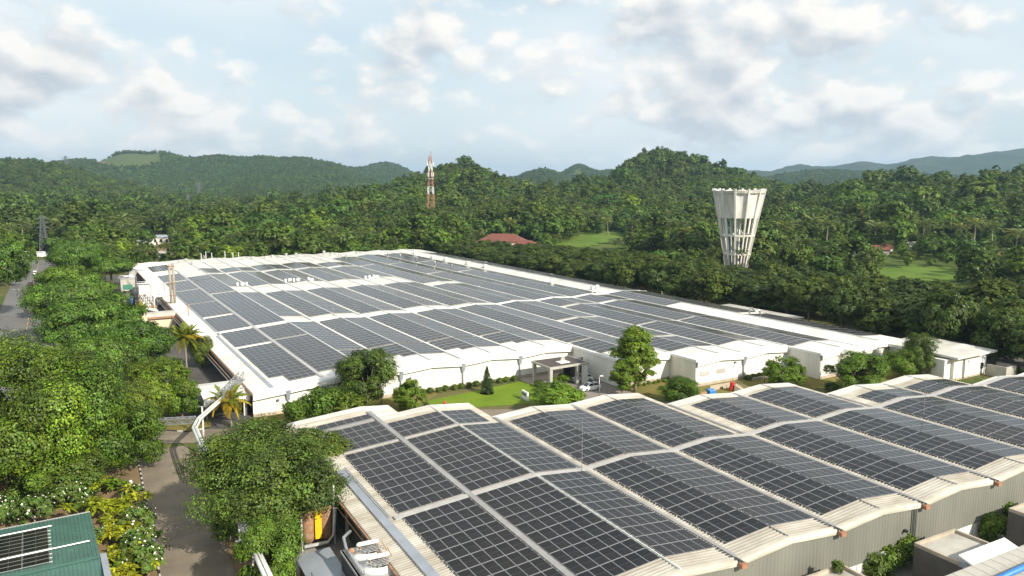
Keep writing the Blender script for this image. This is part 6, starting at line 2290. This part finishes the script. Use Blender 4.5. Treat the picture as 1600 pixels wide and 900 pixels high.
# ================================================================= buildings beyond
def house(pos, rz, ln, dp, eave, ridge, wall, roof, label, name='house', wins=4, hip=False, over=.6, cat='house'):
    t = thing(name, label, cat, pos, rz)
    a, b = ln / 2, dp / 2
    wl = MB()
    wl.box(-a, a, -b, b, 0, eave)
    if not hip:
        for s in (-1, 1):
            wl.face([(s * a, -b, eave), (s * a, b, eave), (s * a, 0, ridge)])
    wo = wl.build('wall', M[wall], t)
    rf = MB()
    ins = b if hip else -over
    A, Bv = a + over, b + over
    e2 = eave - .15
    for s in (-1, 1):
        rf.hexa([(-A, s * Bv, e2), (A, s * Bv, e2), (a - ins if hip else A, 0, ridge), (-a + ins if hip else -A, 0, ridge)], [(-A, s * Bv, e2 + .2), (A, s * Bv, e2 + .2), (a - ins if hip else A, 0, ridge + .2), (-a + ins if hip else -A, 0, ridge + .2)])
        if hip:
            rf.face([(s * A, -Bv, e2 + .2), (s * A, Bv, e2 + .2), (s * (a - ins), 0, ridge + .2)])
    rf.build('roof', M[roof], t)
    for i in range(wins):
        x = -a + ln * (i + .5) / wins
        wd_ = min(1.4, ln / wins * .5)
        f_ = MB().box(x - wd_ / 2 - .12, x + wd_ / 2 + .12, -b - .07, -b - .01, eave * .35 - .12, eave * .78 + .12).build('window', M['fascia'], t)
        MB().box(x - wd_ / 2, x + wd_ / 2, -b - .1, -b - .075, eave * .35, eave * .78).build('pane', M['glass'], f_)
    d_ = MB().box(a * .1 - .5, a * .1 + .5, -b - .09, -b - .012, 0, 2.1).build('door', M['brown_roof'], t)
    MB().box(a * .1 + .3, a * .1 + .4, -b - .14, -b - .095, .95, 1.1).build('handle', M['steel'], d_)
    return t


p = G(246, 382)
house(p, .15, 17, 8, 4.6, 5.8, 'white_wall', 'gutter_grey', 'long white roadside building with dark windows and grey roof', 'roadside_building', 5, cat='building')
p = G(222, 384)
house(p, .15, 4.5, 5, 3.0, 3.6, 'white_wall', 'gutter_grey', 'small white annexe left of the long roadside building', 'roadside_building', 1, cat='building')
t = thing('flat_roof_shed', 'wide grey flat roof behind the far left factory corner', 'shed', G(285, 403), .25)
MB().box(-15, 15, -5, 5, 0, 3.0).build('wall', M['concrete'], t)
MB().box(-15.5, 15.5, -5.5, 5.5, 3.0, 3.3).build('roof', M['concrete_light'], t)
for k in range(4):
    MB().box(-8 + k * 5, -6.6 + k * 5, -1, .6, 3.3, 4.1).build('roof_vent', M['steel'], t)
sheet('forecourt', [G(228, 382), G(262, 382), G(268, 400), G(235, 400)], .03, M['earth'], 'brown earth forecourt before the long white roadside building')
house(G(822, 402), -.18, 15, 10, 5.6, 8.6, 'cream', 'tile', 'cream house with red tiled hip roof behind the hedge trees', wins=4, hip=True)
house(G(785, 397), -.18, 24, 12, 7.2, 10.8, 'cream', 'tile', 'left wing of red tiled house, partly behind trees', wins=4, hip=True)
house(G(770, 400), 1.2, 8, 7, 5.0, 7.2, 'cream', 'tile', 'small red roofed outbuilding left of the red tiled house', wins=2, hip=True)
house(G(808, 372), .1, 14, 10, 7.5, 8.0, 'concrete_light', 'concrete_light', 'grey concrete house above the red tiled roofs', wins=3)
house(AT(940, 334, 700) - Vector((0, 0, 5)), .1, 15, 9, 6.0, 7.0, 'white_wall', 'concrete_light', 'white house high in the wood right of centre', wins=4)
house(G(540, 392), .0, 8, 6, 3.4, 4.6, 'cream', 'tile', 'small house with russet roof just behind the far roof edge', wins=2)
house(G(318, 378), .3, 10, 7, 4.2, 6.0, 'white_wall', 'tile', 'white house with orange roof behind the trees at left', wins=3)
for x, y, rz_, ln_, w_, r_, lab in ((1350, 402, -.1, 22, 'concrete', 'tile', 'long low house with brown red roof behind the right field'), (1372, 398, -.1, 12, 'white_wall', 'tile', 'small red roofed house right of the long low house'), (1428, 396, .2, 11, 'white_wall', 'concrete_light', 'white walled house among the palms at right'), (1462, 388, -.2, 12, 'cream', 'tile', 'rust roofed house on the right hillside foot'), (1500, 386, -.2, 11, 'cream', 'tile', 'red roofed house below the right hill'), (1556, 398, .1, 12, 'white_wall', 'concrete_light', 'bright white house near the right edge'), (1572, 414, .2, 13, 'white_wall', 'tile', 'white house with red roof at the right edge wood'), (1292, 400, 0, 10, 'white_wall', 'concrete_light', 'small pale house right of the water tower'), (1195, 404, .1, 10, 'white_wall', 'tile', 'pale house at the foot of the water tower'), (1370, 368, 0, 12, 'cream', 'tile', 'house with red roof half hidden up the right slope')):
    house(G(x, y), rz_, ln_, 7.5, 4.2, 6.2, w_, r_, lab, wins=3)
t = thing('gate_lodge', 'small white turret house behind the far factory roof', 'house', G(470, 393))
MB().box(-1.2, 1.2, -1.2, 1.2, 0, 5.4).build('wall', M['white_wall'], t)
MB().hexa([(-1.5, -1.5, 5.4), (1.5, -1.5, 5.4), (1.5, 1.5, 5.4), (-1.5, 1.5, 5.4)], [(-.1, -.1, 6.8), (.1, -.1, 6.8), (.1, .1, 6.8), (-.1, .1, 6.8)]).build('roof', M['fascia'], t)
MB().box(-.4, .4, -1.26, -1.21, 3.4, 4.6).build('window', M['glass'], t)
t = thing('bus_shelter', 'white kiosk with dark roof under the belt trees near the car park', 'kiosk', G(1118, 449), FB.yaw)
MB().box(-4, 4, -2, 2, 0, 3.2).build('wall', M['white_wall'], t)
MB().box(-4.6, 4.6, -2.8, 2.6, 3.2, 3.5).build('roof', M['roof_white'], t)
MB().box(-3, 3, -2.06, -2.01, 1, 2.4).build('window', M['glass'], t)
o = MB().box(-40, 40, -.2, .2, 0, 2.4).build('perimeter_wall', M['plinth'], None, loc=FB.w(128, 60), rz=FB.yaw + math.pi / 2)
tag(o, 'beige perimeter wall glimpsed under the belt trees', 'wall')


# ================================================================= the wood that covers plain and hills (uncounted)
def low_geo(seed, rx, rz_, th, lobes, leaves, leaf, **kw):
    V, T, c, lr = crown_geo(seed, rx, rz_, th + rz_ * .75, lobes, leaves, leaf, **kw)
    return V, T


protos = []
protos.append((low_geo(71, 5.2, 4.4, 2.2, 20, 3600, .46, lobe_r=.36, shell=.8), L['forest']))
protos.append((low_geo(72, 4.6, 5.2, 2.2, 20, 3600, .46, lobe_r=.36, shell=.8), L['forest']))
protos.append((low_geo(73, 6.2, 3.2, 3.4, 22, 3600, .48, lobe_r=.32, shell=.84, flat=.6), L['rain']))
protos.append((low_geo(74, 4.6, 4.6, 2.2, 18, 3400, .46, lobe_r=.36, shell=.8), L['bright']))
pq = far_palm_proto(77, 11.5, L['palm_far'], .5)
pv = np.empty(len(pq.crown.vertices) * 3, np.float32)
pq.crown.vertices.foreach_get('co', pv)
pt = np.empty(len(pq.crown.vertices) * 4, np.float32)
pq.crown.color_attributes['tint'].data.foreach_get('color', pt)
protos.append(((pv.reshape(-1, 4, 3), pt.reshape(-1, 4, 4)[:, 0, :3]), L['palm_far']))

protos.append((low_geo(78, 3.2, 6.4, 2.4, 18, 2600, .44, lobe_r=.42, shell=.8), L['belt']))
protos.append((low_geo(79, 4.4, 3.8, 2.6, 18, 2600, .44, lobe_r=.38, shell=.82), L['shrub']))
rs = np.random.default_rng(99)
pts, scl, rot, kin = [], [], [], []
r0_ = 372.0
n_all = 0
Rs, As = [], []
r_ = 330.0
while r_ < 3500:
    sp_ = 7.6 + (r_ - 330) * .0012
    n = int(1.36 * r_ / sp_)
    Rs.append(r_ + rs.normal(size=n) * sp_ * .4)
    As.append(-.68 + 1.36 * (np.arange(n) + rs.random(n)) / n)
    r_ += sp_ * .85
Rs, As = np.concatenate(Rs), np.concatenate(As)
x_, y_ = np.sin(As) * Rs, np.cos(As) * Rs
z_ = hz(x_, y_)
zg = np.maximum(z_, 0)
fw = y_ * CP - (zg - HCAM) * SP
qx = 800 + FPX * x_ / fw
qy = 450 - FPX * (y_ * SP + (zg - HCAM) * CP) / fw
keep = np.ones(len(x_), bool)


for poly in FIELDS:
    keep &= ~in_poly(poly, qx, qy)
for poly in ([(1358, 424), (1498, 421), (1512, 462), (1366, 462)], [(866, 382), (905, 368), (978, 364), (985, 410), (880, 412)]):
    keep &= ~(in_poly(poly, qx, qy))
gx = (qx > 145) & (qx < 252) & (qy > 236) & (qy < 265) & (y_ > 1900) & (y_ < 2650)
keep &= ~(gx & (((qx - 200) / 55) ** 2 + ((qy - 250) / 14) ** 2 < 1))
# keep the factory, the far left road and the junction open
dx, dy = x_ - FB.o.x, y_ - FB.o.y
bu, bv = dx * FB.c + dy * FB.s, -dx * FB.s + dy * FB.c
keep &= ~((bu > -72) & (bu < 112) & (bv < 176))
keep &= ~((bu > -72) & (bu < -50) & (bv < 275))
keep &= ~((np.abs(bv - (262 - (bu + 60) * .17)) < 8) & (bu > -120) & (bu < -30))
keep &= ~((qx > 212) & (qx < 282) & (qy > 372) & (qy < 412))
keep &= ~((qx > 270) & (qx < 350) & (qy > 388) & (qy < 412))
keep &= ~((qx > 752) & (qx < 840) & (qy > 376) & (qy < 408) & (Rs < 480))
keep &= ~((vnoise(x_, y_, 120, 61) > .80) & (rs.random(len(x_)) < .85) & (Rs > 500))    # clearings
keep &= ~(((x_ - tw.x) ** 2 + (y_ - 330) ** 2) < 11 ** 2)
keep &= ~((bu > 112) & (bu < 175) & (bv < 170))
keep &= ~((qx > 1270) & (qx < 1620) & (qy > 386) & (qy < 425) & (rs.random(len(x_)) < .6))
# the plain right of the belt, between belt and field, stays low
x_, y_, z_, Rs, qx, qy = x_[keep], y_[keep], z_[keep], Rs[keep], qx[keep], qy[keep]
n = len(x_)
palm_p = .07 + .22 * (vnoise(x_, y_, 160, 33) > .52) * (Rs < 1500)
palm_p = palm_p * (Rs < 1700)
patch = vnoise(x_, y_, 90, 51)                                # species keep together in patches
kin = np.where(patch < .38, rs.choice(4, n, p=[.7, .15, .1, .05]), np.where(patch < .62, rs.choice(4, n, p=[.15, .6, .15, .1]), rs.choice(4, n, p=[.12, .13, .45, .30])))
kin[rs.random(n) < .10] = 5
kin[(rs.random(n) < .07) | ((vnoise(x_, y_, 60, 57) > .8) & (rs.random(n) < .5))] = 6
kin[rs.random(n) < palm_p] = 4
far_ = np.clip((Rs - 900) / 900, 0, 1)
size = (.56 + .24 * far_ + (1.15 - .75 * far_) * rs.random(n) ** 2.0) * (.85 + .4 * vnoise(x_, y_, 45, 52))
emerg = (rs.random(n) < .07) & (Rs < 1200)
size[emerg] *= 1.4
size[kin == 4] = (1.0 + .35 * rs.random((kin == 4).sum())) * .92
size[(Rs < 470)] *= .82
V_all, c_all, f_off, mat_list, f_mat, pid_all = [], [], 0, [], [], []
pts = np.stack([x_, y_, np.maximum(z_, 0) - .3], 1).astype(np.float32)
V_all.append(pts)
pid_all.append(np.zeros(n, np.int32))
c_all.append(np.ones((n, 4), np.float32))
faces = []
off = n
for i, ((V, T), mt) in enumerate(protos):
    m_ = len(V)
    V_all.append(V.reshape(-1, 3).astype(np.float32))
    c = np.ones((m_, 4, 4), np.float32)
    c[:, :, :3] = T[:, None, :]
    c_all.append(c.reshape(-1, 4))
    pid_all.append(np.full(m_ * 4, i + 1, np.int32))
    faces.append(np.arange(m_ * 4, dtype=np.int32).reshape(-1, 4) + off)
    f_mat.append(np.full(m_, i, np.int32))
    mat_list.append(mt)
    off += m_ * 4
V_all, c_all, pid_all, faces, f_mat = np.concatenate(V_all), np.concatenate(c_all), np.concatenate(pid_all), np.concatenate(faces), np.concatenate(f_mat)
me = bpy.data.meshes.new('woodland')
me.vertices.add(len(V_all))
me.vertices.foreach_set('co', V_all.reshape(-1))
me.loops.add(faces.size)
me.loops.foreach_set('vertex_index', faces.reshape(-1))
me.polygons.add(len(faces))
me.polygons.foreach_set('loop_start', np.arange(0, faces.size, 4, dtype=np.int32))
me.polygons.foreach_set('loop_total', np.full(len(faces), 4, np.int32))
for mt in mat_list:
    me.materials.append(mt)
me.polygons.foreach_set('material_index', f_mat)
me.color_attributes.new('tint', 'FLOAT_COLOR', 'POINT').data.foreach_set('color', c_all.reshape(-1))
me.attributes.new('pid', 'INT', 'POINT').data.foreach_set('value', pid_all)
pad = np.zeros(len(V_all), np.float32)
pad[:n] = size
me.attributes.new('sc', 'FLOAT', 'POINT').data.foreach_set('value', pad)
pad[:n] = rs.random(n) * 6.283
me.attributes.new('rz', 'FLOAT', 'POINT').data.foreach_set('value', pad)
ki = np.zeros(len(V_all), np.int32)
ki[:n] = kin + 1
me.attributes.new('kin', 'INT', 'POINT').data.foreach_set('value', ki)
me.update(calc_edges=True)
wood = bpy.data.objects.new('woodland', me)
link(wood)
tag(wood, 'dense green wood covering the plain and the hills', 'woodland', kind='stuff')
ng = bpy.data.node_groups.new('woodland', 'GeometryNodeTree')
ng.interface.new_socket('Geometry', in_out='INPUT', socket_type='NodeSocketGeometry')
ng.interface.new_socket('Geometry', in_out='OUTPUT', socket_type='NodeSocketGeometry')
N_ = ng.nodes
gi, go = N_.new('NodeGroupInput'), N_.new('NodeGroupOutput')


def attr(name, typ):
    a = N_.new('GeometryNodeInputNamedAttribute')
    a.data_type = typ
    a.inputs['Name'].default_value = name
    return a.outputs[0]


def eq(sock, val):
    c = N_.new('FunctionNodeCompare')
    c.data_type = 'INT'
    c.operation = 'EQUAL'
    ng.links.new(sock, c.inputs[2])
    c.inputs[3].default_value = val
    return c.outputs[0]


def sepg(geo, sel):
    s = N_.new('GeometryNodeSeparateGeometry')
    s.domain = 'POINT'
    ng.links.new(geo, s.inputs[0])
    ng.links.new(sel, s.inputs[1])
    return s.outputs[0]


jn = N_.new('GeometryNodeJoinGeometry')
base_pts = sepg(gi.outputs[0], eq(attr('pid', 'INT'), 0))
for i in range(len(protos)):
    pg = sepg(gi.outputs[0], eq(attr('pid', 'INT'), i + 1))
    io = N_.new('GeometryNodeInstanceOnPoints')
    ng.links.new(sepg(base_pts, eq(attr('kin', 'INT'), i + 1)), io.inputs['Points'])
    ng.links.new(pg, io.inputs['Instance'])
    cx = N_.new('ShaderNodeCombineXYZ')
    ng.links.new(attr('rz', 'FLOAT'), cx.inputs[2])
    ng.links.new(cx.outputs[0], io.inputs['Rotation'])
    ng.links.new(attr('sc', 'FLOAT'), io.inputs['Scale'])
    ng.links.new(io.outputs[0], jn.inputs[0])
ng.links.new(jn.outputs[0], go.inputs[0])
wood.modifiers.new('scatter', 'NODES').node_group = ng
print('woodland trees', n)

# ================================================================= air
hzb = MB().box(-13200, 13200, -13200, 13200, -2, 300).build('haze', [])
hzb.data.materials.clear()
hm = bpy.data.materials.new('thin haze')
hm.use_nodes = True
tn = NT(hm.node_tree)
ho = tn.n('ShaderNodeOutputMaterial')
hv = tn.n('ShaderNodeVolumePrincipled', ins={'Color': (0.52, 0.76, 1.0, 1), 'Density': 0.000085, 'Anisotropy': 0.2})
tn.l(hv.outputs[0], ho.inputs['Volume'])
hzb.data.materials.append(hm)
tag(hzb, 'thin pale haze in the air', kind='stuff')
hzb.display_type = 'WIRE'
